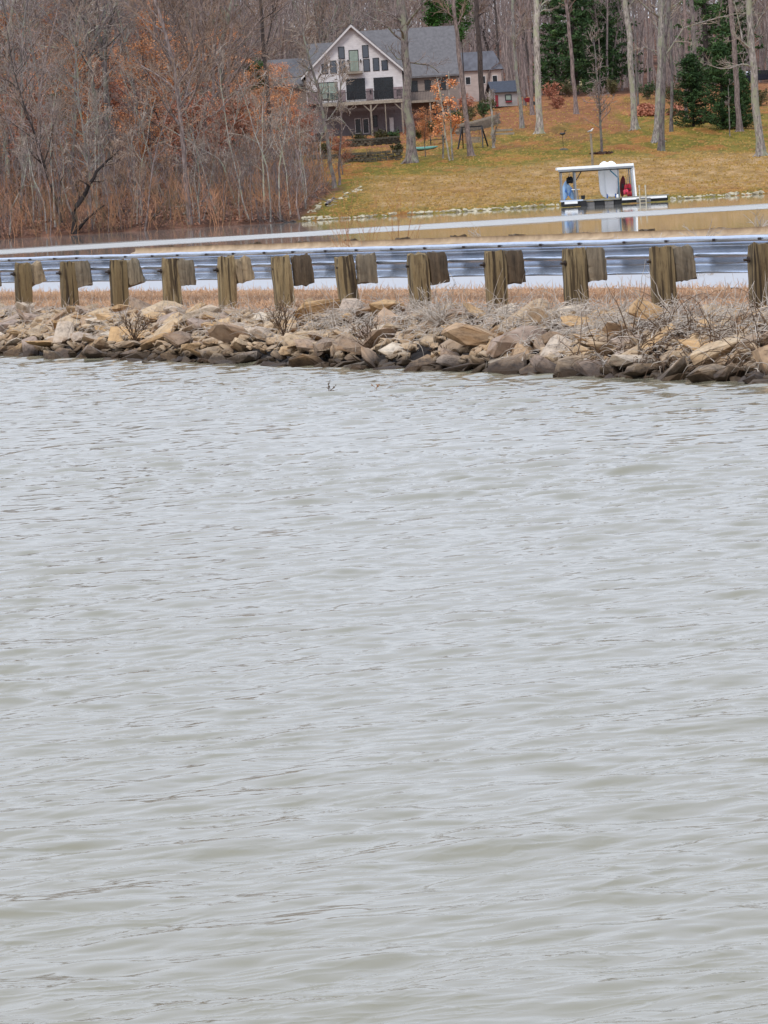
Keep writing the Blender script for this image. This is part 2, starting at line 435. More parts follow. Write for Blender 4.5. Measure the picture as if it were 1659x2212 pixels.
dx = samp(tA[1], 10.3, Xw, Yw); dy = samp(tA[2], 10.3, Xw, Yw)
fade = np.where(np.abs(Uw) > 1.05, 0.0, 1.0)
Vw = np.stack([Xw + dx * 1.1 * fade, Yw + dy * 1.1 * fade, h * fade * gust], -1)
wm = NT("near_water")
wm.col((.225, .198, .132, 1)); wm.rough(.06); wm.b.inputs['IOR'].default_value = 1.33
f = wm.noise(wm.coords(False, (1, 2.2, 1), (0, 0, R(-14))), 22, 3, .6); wm.bump(f, .06, .008)
M_water = wm.m
o = link("lake_water", mesh_np("lake_water", Vw, grid_faces(*Yw.shape), M_water, True)); tag(o, kind='structure')
del Vw, h, dx, dy

lm = NT("calm_lake")
lm.col((.40, .37, .32, 1)); lm.b.inputs['IOR'].default_value = 1.33
sp = lm.n('ShaderNodeSeparateXYZ'); g1 = lm.n('ShaderNodeNewGeometry'); lm.l(g1.outputs['Position'], sp.inputs[0])
wob = lm.noise(lm.coords(False, (1, .25, 1)), .12, 3)
streak = lm.noise(lm.coords(False, (.12, 1.0, 1)), .35, 5, .7)
yy = lm.math('ADD', lm.math('ADD', sp.outputs[1], lm.math('MULTIPLY', lm.math('SUBTRACT', wob, .5), 14.0)), lm.math('MULTIPLY', lm.math('SUBTRACT', streak, .5), 22.0))
bandm = lm.ramp(lm.math('DIVIDE', lm.math('SUBTRACT', yy, 150.0), 140.0), [(.32, (0, 0, 0)), (.42, (1, 1, 1)), (.47, (1, 1, 1)), (.58, (0, 0, 0))])
n1 = lm.noise(lm.coords(False, (1, 1, 1)), 3.0, 3, .5)
bp = lm.n('ShaderNodeBump'); bp.inputs['Distance'].default_value = .5; lm.l(n1, bp.inputs['Height'])
lm.l(lm.math('ADD', lm.math('MULTIPLY', bandm, .5), .003), bp.inputs['Strength']); lm.l(bp.outputs['Normal'], lm.b.inputs['Normal'])
lm.l(lm.math('ADD', lm.math('MULTIPLY', bandm, .36), .02), lm.b.inputs['Roughness'])
m_ = MB(); m_.add([(-1200, 70.0, 0), (1200, 70.0, 0), (1200, 330, 0), (-1200, 330, 0)], [(0, 1, 2, 3)])
o = m_.build("far_lake_water", lm.m); tag(o, kind='structure')
o = MB().box((0, 180, -3.4), (2600, 420, .2)).build("lake_bed_ground", M_soil); tag(o, kind='structure')

# ------------------------------------------------------------------ near guardrail
pw = NT("weathered_post_wood")
v = pw.coords(True, (1, 1, .07)); f = pw.noise(v, 16, 8, .85); f2 = pw.noise(pw.coords(True, (1, 1, .5)), 7, 4)
c = pw.ramp(f, [(.34, lin(30, 22, 14)), (.42, lin(104, 84, 58)), (.52, lin(158, 138, 102)), (.62, lin(124, 106, 74)), (.72, lin(206, 190, 156))])
c = pw.mix(pw.ramp(f2, [(.45, (0, 0, 0)), (.65, (.75, .75, .75))]), c, lin(140, 120, 86))
oi = pw.n('ShaderNodeObjectInfo')
gr_ = pw.noise(pw.coords(True, (1, 1, .03)), 30, 2, .5)
c = pw.mix(1.0, c, pw.ramp(gr_, [(.40, (.30, .27, .24)), (.47, (1, 1, 1)), (.6, (1.15, 1.12, 1.08))]), 'MULTIPLY')
pw.col(pw.mix(1.0, c, pw.ramp(oi.outputs['Random'], [(0, (.72, .68, .6)), (1, (1.12, 1.1, 1.05))]), 'MULTIPLY')); pw.rough(.9); pw.bump(f, 1.0, .02)
M_post = pw.m
def blockmat(name, k, tint):
    b = NT(name); f = b.noise(b.coords(True, (1, 1, .1)), 26, 6, .75)
    b.col(b.ramp(f, [(.3, tuple(x * k * .35 for x in tint) + (1,)), (.5, tuple(x * k for x in tint) + (1,)), (.72, tuple(x * k * 1.6 for x in tint) + (1,))])); b.rough(.9); b.bump(f, 1, .02); return b.m
M_blk = [blockmat("pale_block_wood", .75, (.32, .25, .16)), blockmat("dark_block_wood", .40, (.24, .16, .09)), blockmat("grey_block_wood", .7, (.26, .20, .13)), blockmat("tan_block_wood", .85, (.36, .26, .15))]
M_bolt = plain("rusty_bolt_steel", lin(70, 58, 50), .6, .6)
st = NT("galvanised_rail_steel"); f = st.noise(st.coords(False, (1, 1, 6)), 5, 5, .7)
st.col(st.ramp(f, [(.3, (.50, .58, .71, 1)), (.7, (.66, .74, .87, 1))])); st.b.inputs['Metallic'].default_value = .82; st.rough(.22)
M_rail = st.m

guard = thing("guardrail", "grey steel guardrail on weathered wooden posts along the near edge of the road", "guardrail", tuple(rp(0, 0, .43)))
guard_inv = Vector(guard.location)
def gbuild(mb, name, mat, par, bevel=0, smooth=False, inv=None):
    inv = inv or guard_inv
    mb.v = [tuple(Vector(p) - inv) for p in mb.v]; return mb.build(name, mat, par, bevel, smooth)
prof = [(.010, .155), (.004, .150), (.000, .135), (.001, .112), (.010, .100), (.045, .092), (.070, .085), (.078, .076), (.072, .064), (.045, .040), (.020, .020), (.006, .010), (.003, .000), (.006, -.012), (.022, -.028), (.050, -.048), (.074, -.066), (.079, -.078), (.072, -.090), (.045, -.115), (.020, -.138), (.008, -.150), (.012, -.156)]
SEG = np.arange(-6 * STEP, 16 * STEP, STEP / 8)
ZR = .895
def railmesh(m_off, z0, g, amp, flip=1):
    V = []
    for s in SEG:
        dm = amp * (math.sin(s * .9 + 1) * .5 + math.sin(s * 2.3) * .3 + g.normal() * .12); dz = amp * .5 * (math.sin(s * 1.4) + g.normal() * .12)
        for j, (pm, pz) in enumerate(prof):
            V.append(rp(s, m_off + flip * pm + dm, z0 + pz + dz + (amp * .35 * math.sin(s * 5 + 1) if j < 5 else 0)))
    return V
g = np.random.default_rng(3)
npf = len(prof)
mb = MB(); mb.add(railmesh(.288, ZR, g, .004), [tuple(q) for q in grid_faces(len(SEG), npf)])
gbuild(mb, "rail_beam", M_rail, guard, smooth=True)
blk_type = [3, 2, 0, 2, 3, 1, 2, 1, 1, 2, 2, 3]
qm = Matrix((( m_dir.x, r_dir.x, 0), (m_dir.y, r_dir.y, 0), (0, 0, 1)))   # local x = towards road, y = along rail
def timber(g, dx_, dy_, dz_, rough_=.006, nz=9):
    """rectangular timber with split, worn corners"""
    V = []; nx, ny = 4, 3
    ring = [(i / nx, 0) for i in range(nx)] + [(1, j / ny) for j in range(ny)] + [(1 - i / nx, 1) for i in range(nx)] + [(0, 1 - j / ny) for j in range(ny)]
    n = len(ring); groove = g.normal(size=n) * rough_
    for k in range(nz):
        z = k / (nz - 1); sh = 1 - .10 * (k == nz - 1)
        for a, (u, w_) in enumerate(ring):
            x = (u - .5) * dx_; y = (w_ - .5) * dy_
            e = 1 + (groove[a] + g.normal() * rough_ * .35) / .1
            corner = .92 if (u in (0, 1) and w_ in (0, 1)) else 1
            V.append((x * e * corner * sh, y * e * corner * sh, z * dz_ + (g.normal() * .010 if k == nz - 1 else 0)))
    Fq = [(k * n + a, k * n + (a + 1) % n, (k + 1) * n + (a + 1) % n, (k + 1) * n + a) for k in range(nz - 1) for a in range(n)]
    V.append((0, 0, 0)); V.append((0, 0, dz_ - .006)); b = len(V) - 2
    Fq += [(b, (a + 1) % n, a) for a in range(n)] + [(b + 1, (nz - 1) * n + a, (nz - 1) * n + (a + 1) % n) for a in range(n)]
    return V, Fq
tops = [.982, .985, .995, .99, .995, .985, .975, .978, .985, .985, .985, .99]
for i in range(-3, 14):
    base = rp(i * STEP + g.normal() * .015, 0)
    zt = tops[i] if 0 <= i < 12 else .985
    V, Fq = timber(g, .185, .145, zt - .12, .005, 10)
    tilt = Matrix.Rotation(g.normal() * .022, 3, 'Y') @ Matrix.Rotation(g.normal() * .022, 3, 'X')
    V = [qm @ (tilt @ Vector(p)) + base + Vector((0, 0, .12)) for p in V]
    mb = MB(); mb.add(V, Fq)
    post = gbuild(mb, "post", M_post, guard)
    bt = blk_type[i] if 0 <= i < 12 else 2
    bh = [.27, .29, .28, .25][bt]
    V, Fq = timber(g, .19, .125, bh, .009, 8)
    tw = Matrix.Rotation((-.18 if bt in (0, 3) else -.06) + g.normal() * .04, 3, 'Y')
    V = [qm @ (tw @ (Vector(p) - Vector((0, 0, bh / 2)))) + base + m_dir * .178 + Vector((0, 0, .975 - bh / 2 + g.normal() * .008)) for p in V]
    mb = MB(); mb.add(V, Fq); gbuild(mb, "spacer_block", M_blk[bt], guard)
    mb = MB(); a = base + Vector((0, 0, .865)); mb.tube([a - m_dir * .14, a - m_dir * .085], .011, 8); mb.tube([a - m_dir * .105, a - m_dir * .092], .026, 8)
    gbuild(mb, "bolt", M_bolt, guard)
    for ds in (.45, 1.35):
        mb = MB(); a = base + r_dir * ds; mb.tube([a + m_dir * .268 + Vector((0, 0, ZR + .125)), a + m_dir * .295 + Vector((0, 0, ZR + .125))], .012, 6)
        gbuild(mb, "rail_bolt", M_bolt, guard)

# far guardrail across the road
fr_ = NT("weathered_tan_rail_steel"); f = fr_.noise(fr_.coords(False), 4, 5, .7)
fr_.col(fr_.ramp(f, [(.3, lin(170, 140, 106)), (.7, lin(214, 186, 148))])); fr_.b.inputs['Metallic'].default_value = .15; fr_.rough(.6)
far = thing("guardrail", "tan weathered guardrail on the far side of the road, showing above the nearer rail", "guardrail", tuple(rp(0, 5.2, .5)))
fi = Vector(far.location)
mb = MB(); mb.add(railmesh(5.1, .828, g, .006, -1), [tuple(q) for q in grid_faces(len(SEG), npf)]); gbuild(mb, "rail_beam", fr_.m, far, smooth=True, inv=fi)
for i in range(-6, 15):
    base = rp(i * STEP + .9, 5.30)
    V, Fq = timber(g, .19, .15, .615 + g.random() * .02, .005, 5)
    mb = MB(); mb.add([qm @ Vector(p) + base + Vector((0, 0, .36)) for p in V], Fq); gbuild(mb, "post", M_blk[1], far, inv=fi)

# ------------------------------------------------------------------ riprap rocks
rk = NT("riprap_stone"); v = rk.coords(True)
f = rk.noise(v, 5, 7, .72); f2 = rk.noise(rk.coords(True, (1, 1, 3)), 2.0, 3); oi = rk.n('ShaderNodeObjectInfo')
base_c = rk.ramp(oi.outputs['Random'], [(0, lin(150, 126, 104)), (.3, lin(206, 180, 146)), (.55, lin(206, 168, 120)), (.8, lin(170, 148, 132)), (1, lin(224, 206, 180))])
c = rk.mix(1.0, base_c, rk.ramp(f, [(.3, (.34, .31, .29)), (.46, (.95, .93, .92)), (.72, (1.3, 1.27, 1.22))]), 'MULTIPLY')
c = rk.mix(rk.ramp(f2, [(.5, (0, 0, 0)), (.7, (.6, .6, .6))]), c, lin(168, 124, 76))
sp = rk.n('ShaderNodeSeparateXYZ'); g1 = rk.n('ShaderNodeNewGeometry'); rk.l(g1.outputs['Position'], sp.inputs[0])
wet = rk.ramp(rk.math('ADD', sp.outputs[2], rk.math('MULTIPLY', f, .12)), [(.12, (.17, .155, .145)), (.23, (1, 1, 1))])
rk.col(rk.mix(1.0, c, wet, 'MULTIPLY')); rk.rough(.85); rk.bump(f, .9, .02)
M_rock = rk.m
def rock_mesh(g, flat):
    bm = bmesh.new()
    n = int(g.integers(14, 24))
    for _ in range(n):
        p = g.normal(size=3); p /= np.linalg.norm(p); p = np.sign(p) * np.abs(p) ** .75
        p *= (.85 + .25 * g.random())
        bm.verts.new((p[0] * .5, p[1] * .36, p[2] * .5 * flat))
    r_ = bmesh.ops.convex_hull(bm, input=bm.verts)
    bmesh.ops.delete(bm, geom=[e for e in r_['geom_interior'] if isinstance(e, bmesh.types.BMVert)], context='VERTS')
    bmesh.ops.dissolve_limit(bm, angle_limit=R(12), verts=bm.verts, edges=bm.edges)
    bmesh.ops.bevel(bm, geom=bm.edges[:], offset=.010, segments=1, affect='EDGES', clamp_overlap=True)
    bmesh.ops.triangulate(bm, faces=bm.faces[:]); bmesh.ops.subdivide_edges(bm, edges=bm.edges[:], cuts=1)
    for vv in bm.verts: vv.co += Vector(g.normal(size=3) * .006)
    bmesh.ops.recalc_face_normals(bm, faces=bm.faces)
    me = bpy.data.meshes.new("riprap_rock"); bm.to_mesh(me); bm.free(); me.materials.append(M_rock); return me
gr = np.random.default_rng(11)
rocks = [rock_mesh(gr, f_) for f_ in ([.38] * 8 + [.5] * 7 + [.7] * 4 + [.28] * 7)]
cand = []
tries = 0
while len(cand) < 300 and tries < 60000:
    tries += 1
    s = gr.uniform(-1.2, 24.5); n = gr.uniform(.16, 1.42)
    sz = gr.uniform(.17, .36) * (1.1 if n > .8 else .9)
    if gr.random() < .12: sz *= 1.45
    p = rp(s, -n); px, py = proj((p.x, p.y, .2))
    if px < -60 or px > 1730: continue
    if all((s - a) ** 2 + ((n - b) * 1.25) ** 2 > ((sz + q) * .27) ** 2 for a, b, q in cand): cand.append((s, n, sz))
zone = lambda px: 'under the left third of the guardrail' if px < 553 else 'below the middle of the guardrail' if px < 1106 else 'below the right end of the guardrail'
for s, n, sz in cand:
    z = float(np.interp(-n, MK, MZ)); p = rp(s, -n, z + sz * .10 + gr.uniform(-.01, .05))
    o = link("riprap_rock", rocks[int(gr.integers(len(rocks)))], None, p)
    o.scale = (sz * gr.uniform(1.1, 1.7), sz * gr.uniform(1.0, 1.45), sz * gr.uniform(.65, 1.0))
    tw = (gr.random() - .5) * 1.5
    q = Matrix.Rotation(math.atan2(-m_dir.x, m_dir.y) * 0 + gr.uniform(0, 2 * PI), 3, 'Z')
    # slabs lie down the bank with a random tip
    o.rotation_euler = (gr.normal() * .34, gr.normal() * .34 , gr.uniform(0, 2 * PI))
    px, _ = proj(p); k = int(min(max((px - 46) // 133, 0), 11)); best = min(range(12), key=lambda q_: abs(q_ * STEP - s))
    ordn = ["leftmost", "second", "third", "fourth", "fifth", "sixth", "seventh", "eighth", "ninth", "tenth", "eleventh", "rightmost"][best]
    row = "half wet brown rock at the waterline" if n > 1.1 else "tan slab rock halfway up the bank" if n > .65 else "pale dry rock high on the bank"
    tag(o, ("large " if sz > .38 else "") + row + " below the %s post" % ordn, 'rock', 'riprap rocks of the causeway bank')
# small filler stones
parts = []
base_tri = []
for me in rocks[:6]:
    me.calc_loop_triangles()
    V = np.array([v_.co[:] for v_ in me.vertices]); T = np.array([list(p_.vertices) for p_ in me.loop_triangles]).reshape(-1, 3); base_tri.append((V, T))
for k in range(2200):
    V, T = base_tri[k % 6]; s = gr.uniform(-2, 25); n = gr.uniform(.25, 1.5); sz = gr.uniform(.07, .20)
    a = gr.uniform(0, 2 * PI); ca, sa = math.cos(a), math.sin(a)
    Q = V @ np.array([[ca, sa, .3 * gr.normal()], [-sa, ca, .3 * gr.normal()], [0, 0, 1]]) * sz
    p = rp(s, -n, float(np.interp(-n, MK, MZ)) + .02 + gr.uniform(0, .04)); parts.append((Q + np.array(p), T))
V, T = join(parts)
o = link("small_stones", mesh_np("small_stones", V, T, M_rock)); tag(o, "small broken stones filling the gaps of the causeway bank", "stones", kind='stuff')

# ------------------------------------------------------------------ dead grass and weeds
def grassmat(name, a, b, c):
    m = NT(name); f = m.noise(m.coords(False), 9, 4, .7); m.col(m.ramp(f, [(.3, a), (.5, b), (.7, c)])); m.rough(.8); m.b.inputs['Specular IOR Level'].default_value = .2; return m.m
M_straw = grassmat("straw_grass", lin(184, 140, 104), lin(232, 186, 146), lin(250, 222, 188))
M_grey = grassmat("bleached_stems", lin(150, 134, 120), lin(205, 190, 174), lin(238, 226, 212))
M_twig = grassmat("brown_twigs", lin(70, 52, 40), lin(108, 84, 64), lin(150, 124, 98))
M_orange = grassmat("orange_canes", lin(150, 100, 66), lin(184, 130, 88), lin(206, 156, 112))
def blades(g, n, s0, s1, m0, m1, h0, h1, rad, lean, pts=4, w=None, zoff=0.0, flatten=0.0):
    s = g.uniform(s0, s1, n); m = g.uniform(m0, m1, n)
    z = np.interp(m, MK, MZ); z = np.where(m > 5, np.interp(m, ms2, mz2), z) + zoff
    B = rp_np(s, m, z); B[:, 2] = z
    hgt = g.uniform(h0, h1, n); az = g.uniform(0, 2 * PI, n); ln = g.random(n) * lean
    d = np.stack([np.cos(az) * ln, np.sin(az) * ln, 1 - flatten * g.random(n)], -1); d /= np.linalg.norm(d, axis=1, keepdims=True)
    Q = [B]
    for k in range(pts - 1):
        d = d + g.normal(size=(n, 3)) * .16; d[:, 2] -= .10 * k * ln; d /= np.linalg.norm(d, axis=1, keepdims=True)
        Q.append(Q[-1] + d * (hgt / (pts - 1))[:, None])
    P = np.stack(Q, 1); Rr = rad * np.linspace(1, .35, pts)[None, :] * (.7 + .6 * g.random(n))[:, None]
    return tubes(P, Rr, 3)
gg = np.random.default_rng(5)
parts = [blades(gg, 26000, -5, 25, -.28, 1.02, .03, .09, .0035, 2.2), blades(gg, 1200, -5, 25, -.3, .9, .08, .17, .003, .8)]
V, T = join(parts); o = link("dry_grass", mesh_np("dry_grass", V, T, M_straw)); tag(o, "short dead straw coloured grass on the road shoulder behind and between the guardrail posts", "grass", kind='stuff')
parts = [blades(gg, 3200, -3, 25, -.45, -.10, .08, .3, .0032, 6, 6, zoff=.05, flatten=.9), blades(gg, 2400, 12, 25, -.8, -.1, .1, .40, .0036, 7, 6, zoff=.10, flatten=.95),
         blades(gg, 700, -3, 16, -1.0, -.5, .1, .35, .0034, 5, 6, zoff=.10, flatten=.8), blades(gg, 450, 18, 25, -1.25, -.6, .1, .4, .004, 6, 6, zoff=.10, flatten=.9)]
V, T = join(parts); o = link("matted_stems", mesh_np("matted_stems", V, T, M_grey)); tag(o, "bleached dead stems matted over the upper rocks of the causeway bank", "weeds", kind='stuff')
parts = [blades(gg, 700, 19.8, 25, -1.25, -.5, .15, .5, .004, 5, 6, zoff=.09, flatten=.9)]
V, T = join(parts); o = link("brown_stems", mesh_np("brown_stems", V, T, M_twig)); tag(o, "tangled brown dead stems over the rocks below the right end of the guardrail", "weeds", kind='stuff')

def clump(name, px, py, z, g, n, hgt, rad, spread, mat, label, cat='dead weed', sub=6, group=None, mm=None):
    p = onz(px, py, z)
    P0 = []; 
    az = g.uniform(0, 2 * PI, n); ln = g.random(n) * spread
    d = np.stack([np.cos(az) * ln, np.sin(az) * ln, np.ones(n)], -1); d /= np.linalg.norm(d, axis=1, keepdims=True)
    Q = [np.zeros((n, 3)) + g.normal(size=(n, 3)) * np.array([.04, .04, 0]) * hgt]
    L = hgt * g.uniform(.5, 1.1, n)
    for k in range(5):
        d = d + g.normal(size=(n, 3)) * .15; d /= np.linalg.norm(d, axis=1, keepdims=True); Q.append(Q[-1] + d * (L / 5)[:, None])
    P = np.stack(Q, 1); Rr = rad * np.linspace(1, .4, 6)[None, :] * np.ones((n, 1))
    lv = grow(g, P, Rr, [(n * sub, hgt * .35, 38, .6, 4, .25, .12, .15)])
    V, T = join([tubes(*l_) for l_ in lv])
    o = link(name, mesh_np(name, V, T, mat), None, p); tag(o, label, cat, group); return o
gc = np.random.default_rng(17)
clump("dry_bush", 290, 735, .22, gc, 20, .34, .004, 1.0, M_twig, "dark dry bush growing between the rocks below the third and fourth posts from the left")
clump("dry_bush", 615, 725, .26, gc, 18, .36, .004, .9, M_twig, "spiky dry bush among the rocks below the sixth post from the left")
clump("bare_bramble", 1440, 640, .42, gc, 22, .55, .004, 1.0, M_grey, "tangled pale bramble wrapped round the post second from the right end")
clump("bare_bramble", 1500, 640, .42, gc, 14, .62, .004, 1.2, M_grey, "pale bramble beside the spacer block of the second post from the right end")
clump("bare_bramble", 1335, 630, .42, gc, 4, .55, .004, .4, M_grey, "few thin bleached stalks between the two posts before the last on the right")
clump("bare_bramble", 1245, 645, .42, gc, 6, .5, .004, .8, M_grey, "thin bleached canes at the foot of the third post from the right end")
clump("fallen_branch", 1440, 745, .22, gc, 3, .4, .007, 1.8, M_twig, "dark bare branch lying over the large rocks near the right end")
clump("dry_bush", 1520, 770, .15, gc, 12, .22, .0035, 2.4, M_grey, "low brown bush spread over the rocks at the right edge of the bank")
clump("dry_bush", 1625, 760, .15, gc, 20, .34, .004, 1.8, M_straw, "straw brown bush at the far right corner of the bank")
clump("dry_bush", 960, 790, .03, gc, 12, .22, .004, .9, M_twig, "small dark twigs standing at the waterline under the middle of the bank")
clump("dry_bush", 800, 760, .12, gc, 22, .3, .004, 1.0, M_twig, "dark bush in the gap between the rocks left of the middle")
clump("dry_bush", 1370, 800, .02, gc, 16, .3, .005, 1.8, M_twig, "dark driftwood twigs lying at the waterline on the right")
clump("dry_bush", 950, 700, .36, gc, 26, .4, .004, 2.2, M_grey, "bleached tangled bush on top of the rocks below the eighth post")
clump("water_twig", 712, 848, 0, gc, 3, .09, .004, .8, M_twig, "tiny dark twig poking out of the water in front of the bank")
clump("water_twig", 812, 840, 0, gc, 4, .07, .002, 1.2, M_orange, "small reddish twigs poking out of the water by the rocks")
for (px, lab) in ((745, "leftmost of the thin orange saplings rising behind the far guardrail"), (790, "middle of the thin orange saplings rising behind the far guardrail"), (865, "rightmost of the thin orange saplings rising behind the far guardrail")):
    Y_ = 63.0; p = at(px, 525, Y_)
    n = 7; az = gc.uniform(0, 2 * PI, n); ln = gc.random(n) * .5
    d = np.stack([np.cos(az) * ln, np.sin(az) * ln, np.ones(n)], -1); d /= np.linalg.norm(d, axis=1, keepdims=True)
    Q = [np.zeros((n, 3))]
    for k in range(5): d = d + gc.normal(size=(n, 3)) * .1; d /= np.linalg.norm(d, axis=1, keepdims=True); Q.append(Q[-1] + d * gc.uniform(.12, .3, (n, 1)))
    lv = grow(gc, np.stack(Q, 1), .004 * np.ones((n, 1)) * np.linspace(1, .4, 6)[None], [(22, .3, 26, .5, 4, .2, .1, .1)])
    V, T = join([tubes(*l_) for l_ in lv]); o = link("bare_sapling", mesh_np("bare_sapling", V, T, M_orange), None, (p.x, Y_, .5)); tag(o, lab, "sapling")
for (px, py, lab) in ((1640, 480, "pale broken twig sticking up above the far guardrail at the right edge"), (1050, 505, "sparse weed stalks behind the far guardrail above the middle posts"), (1520, 500, "curled dry weed on the far guardrail right of the boathouse reflection")):
    p = at(px, py + 22, 52 if px > 1100 else 60); 
    n = 6; az = gc.uniform(0, 2 * PI, n); d = np.stack([np.cos(az), np.sin(az) * .6, gc.uniform(.3, 1.2, n)], -1); d /= np.linalg.norm(d, axis=1, keepdims=True)
    Q = [np.zeros((n, 3))]
    for k in range(4): d = d + gc.normal(size=(n, 3)) * .2; d /= np.linalg.norm(d, axis=1, keepdims=True); Q.append(Q[-1] + d * .07)
    lv = grow(gc, np.stack(Q, 1), .006 * np.ones((n, 1)) * np.linspace(1, .4, 5)[None], [(16, .12, 40, .6, 3, .2, .1, .1)])
    V, T = join([tubes(*l_) for l_ in lv]); o = link("dead_weed", mesh_np("dead_weed", V, T, M_grey), None, p); tag(o, lab, "dead weed")

# ------------------------------------------------------------------ far shore stones
M_pale = plain("pale_shore_stone", lin(196, 184, 156), .85, 0, .3, 3)
def small_stone(g):
    bm = bmesh.new()
    for _ in range(12):
        p = g.normal(size=3); p /= np.linalg.norm(p); bm.verts.new((p[0] * .5, p[1] * .4, p[2] * .35))
    r_ = bmesh.ops.convex_hull(bm, input=bm.verts)
    me = bpy.data.meshes.new("shore_stone"); bm.to_mesh(me); bm.free(); me.materials.append(M_pale); return me
gs = np.random.default_rng(31)
stones = [small_stone(gs) for _ in range(6)]
px = 655.0
while px < 1665:
    gap = 850 < px < 880 or 1212 < px < 1445
    if not gap:
        p = onz(px, 468 - (px - 680) * .0595, .0)
        y = 319.5 + gs.normal() * .25; x = p.x * y / p.y
        for k in range(1 if px > 720 else 2):
            o = link("shore_stone", stones[int(gs.integers(6))], None, (x + gs.normal() * .05, y + k * gs.uniform(.3, 1.2), .06 + gs.random() * .1 + .12 * k))
            s_ = gs.uniform(.22, .5); o.scale = (s_ * 1.4, s_, s_ * .75); o.rotation_euler = (0, 0, gs.uniform(0, 6))
            tag(o, "pale edging stone along the far waterline " + ("left of the boathouse" if px < 1212 else "right of the boathouse dock"), "stone", "pale stones edging the far shore")
    px += gs.uniform(5, 11)
for k in range(34):
    t = k / 33.0; q = hit(668 + t * 118 + gs.normal() * 5, 462 - t * 58 + gs.normal() * 3)
    o = link("shore_stone", stones[int(gs.integers(6))], None, (q.x, q.y, q.z + .05)); s_ = gs.uniform(.2, .45); o.scale = (s_ * 1.3, s_, s_ * .8)
    tag(o, "pale stone in the drain running up the bank between the wood and the lawn", "stone", "stones of the drain beside the lawn")

# ------------------------------------------------------------------ trees
B_grey = bark("grey_bark", lin(70, 60, 60), lin(148, 136, 132), lin(136, 136, 118))
B_pale = bark("pale_bark", lin(96, 86, 82), lin(196, 186, 176), lin(164, 164, 138))
B_dark = bark("dark_bark", lin(40, 34, 32), lin(88, 76, 70))
B_brown = bark("brown_bark", lin(86, 72, 68), lin(158, 140, 134))
B_black = bark("black_bark", lin(26, 20, 18), lin(56, 44, 40))
T_grey = bark("grey_twig_bark", lin(112, 98, 96), lin(176, 158, 150))
T_pale = bark("pale_twig_bark", lin(134, 118, 108), lin(196, 178, 162))
T_brown = bark("brown_twig_bark", lin(120, 98, 84), lin(188, 158, 134))
L_orange = leafmat("dry_beech_leaves", lin(190, 120, 78), lin(230, 158, 106), lin(250, 200, 150))
L_russet = leafmat("russet_leaves", lin(150, 92, 74), lin(196, 130, 102), lin(222, 164, 134))
L_ever = leafmat("dark_evergreen_needles", lin(26, 48, 24), lin(64, 92, 52), lin(116, 142, 84))
L_bright = leafmat("green_pine_needles", lin(34, 66, 26), lin(58, 98, 38), lin(92, 134, 58))

def bare_tree(g, H, r0, base=0.0, lean=(0, 0), nl=14, low=.35, bk=None, tw=None, dens=1.0, spread=1.0, leaf=None, wob=.05, fork=False):
    """returns list of (part name, mesh)"""
    m = 9; P = np.zeros((1, m, 3)); d = np.array([lean[0], lean[1], 1.0]); d /= np.linalg.norm(d); p = np.zeros(3); P[0, 0] = p
    for k in range(1, m):
        d = d + g.normal(size=3) * wob; d[2] = abs(d[2]) + .02; d /= np.linalg.norm(d); p = p + d * H / (m - 1); P[0, k] = p
    Rr = (r0 * np.linspace(1, .22, m) ** .9)[None, :]; Rr[0, 0] *= 1.25
    lv = grow(g, P, Rr, [(nl, H * .30 * spread, 48, .62, 7, low, .16, .16), (int(nl * 5 * dens), H * .14, 40, .7, 6, .2, .14, .18), (int(nl * 17 * dens), H * .07, 38, .75, 4, .2, .1, .2)])
    tr = join([tubes(*lv[0], 7), tubes(*lv[1], 5)])
    for i, rr in ((2, .018), (3, .013)): lv[i] = (lv[i][0], np.maximum(lv[i][1], rr))
    cr_ = join([tubes(*lv[2], 3), tubes(*lv[3], 3)])
    out = [("trunk", mesh_np("trunk", tr[0], tr[1], bk, True)), ("crown", mesh_np("crown", cr_[0], cr_[1], tw))]
    if leaf:
        mat, n, sz = leaf
        PP = np.concatenate([lv[2][0].reshape(-1, 3), lv[3][0].reshape(-1, 3)]); Cn = PP[g.integers(len(PP), size=n)] + g.normal(size=(n, 3)) * np.array([.3, .3, .1])
        V, T = quads(Cn, sz, g, .6, .7); out.append(("leaves", mesh_np("leaves", V, T, mat)))
    return out
def conifer(g, H, r, mat, n=9000, leafsz=.16, base=.08, whorls=26, bk=None, droop=-.12, power=.8):
    P = np.zeros((1, 8, 3)); P[0, :, 2] = np.linspace(0, H, 8); P[0, :, 0] = np.cumsum(g.normal(size=8) * .04)
    Rr = (H * .018 * np.linspace(1, .15, 8))[None]
    nb = whorls * 6; t = base + (1 - base) * g.random(nb); L = r * (1 - t) ** power * g.uniform(.45, 1.15, nb) + .15
    az = g.uniform(0, 2 * PI, nb); Q = []
    for k in range(6):
        u = k / 5; Q.append(np.stack([np.cos(az) * L * u, np.sin(az) * L * u, t * H + L * (droop * u + .18 * u * u * (1 + g.random(nb)))], -1))
    Bq = np.stack(Q, 1)
    tr = join([tubes(P, Rr, 7), tubes(Bq, .03 * np.ones((nb, 1)) * np.linspace(1, .3, 6)[None], 3)])
    bi = g.integers(nb, size=n); u = g.random(n) ** .6 * 4.99; i = u.astype(int); fr = (u - i)[:, None]
    Cn = Bq[bi, i] * (1 - fr) + Bq[bi, i + 1] * fr + g.normal(size=(n, 3)) * np.array([.14, .14, .07]) * (r / 2.2)
    V, T = quads(Cn, leafsz, g, .35, .35)
    return [("trunk", mesh_np("trunk", tr[0], tr[1], bk, True)), ("crown", mesh_np("crown", V, T, mat))]
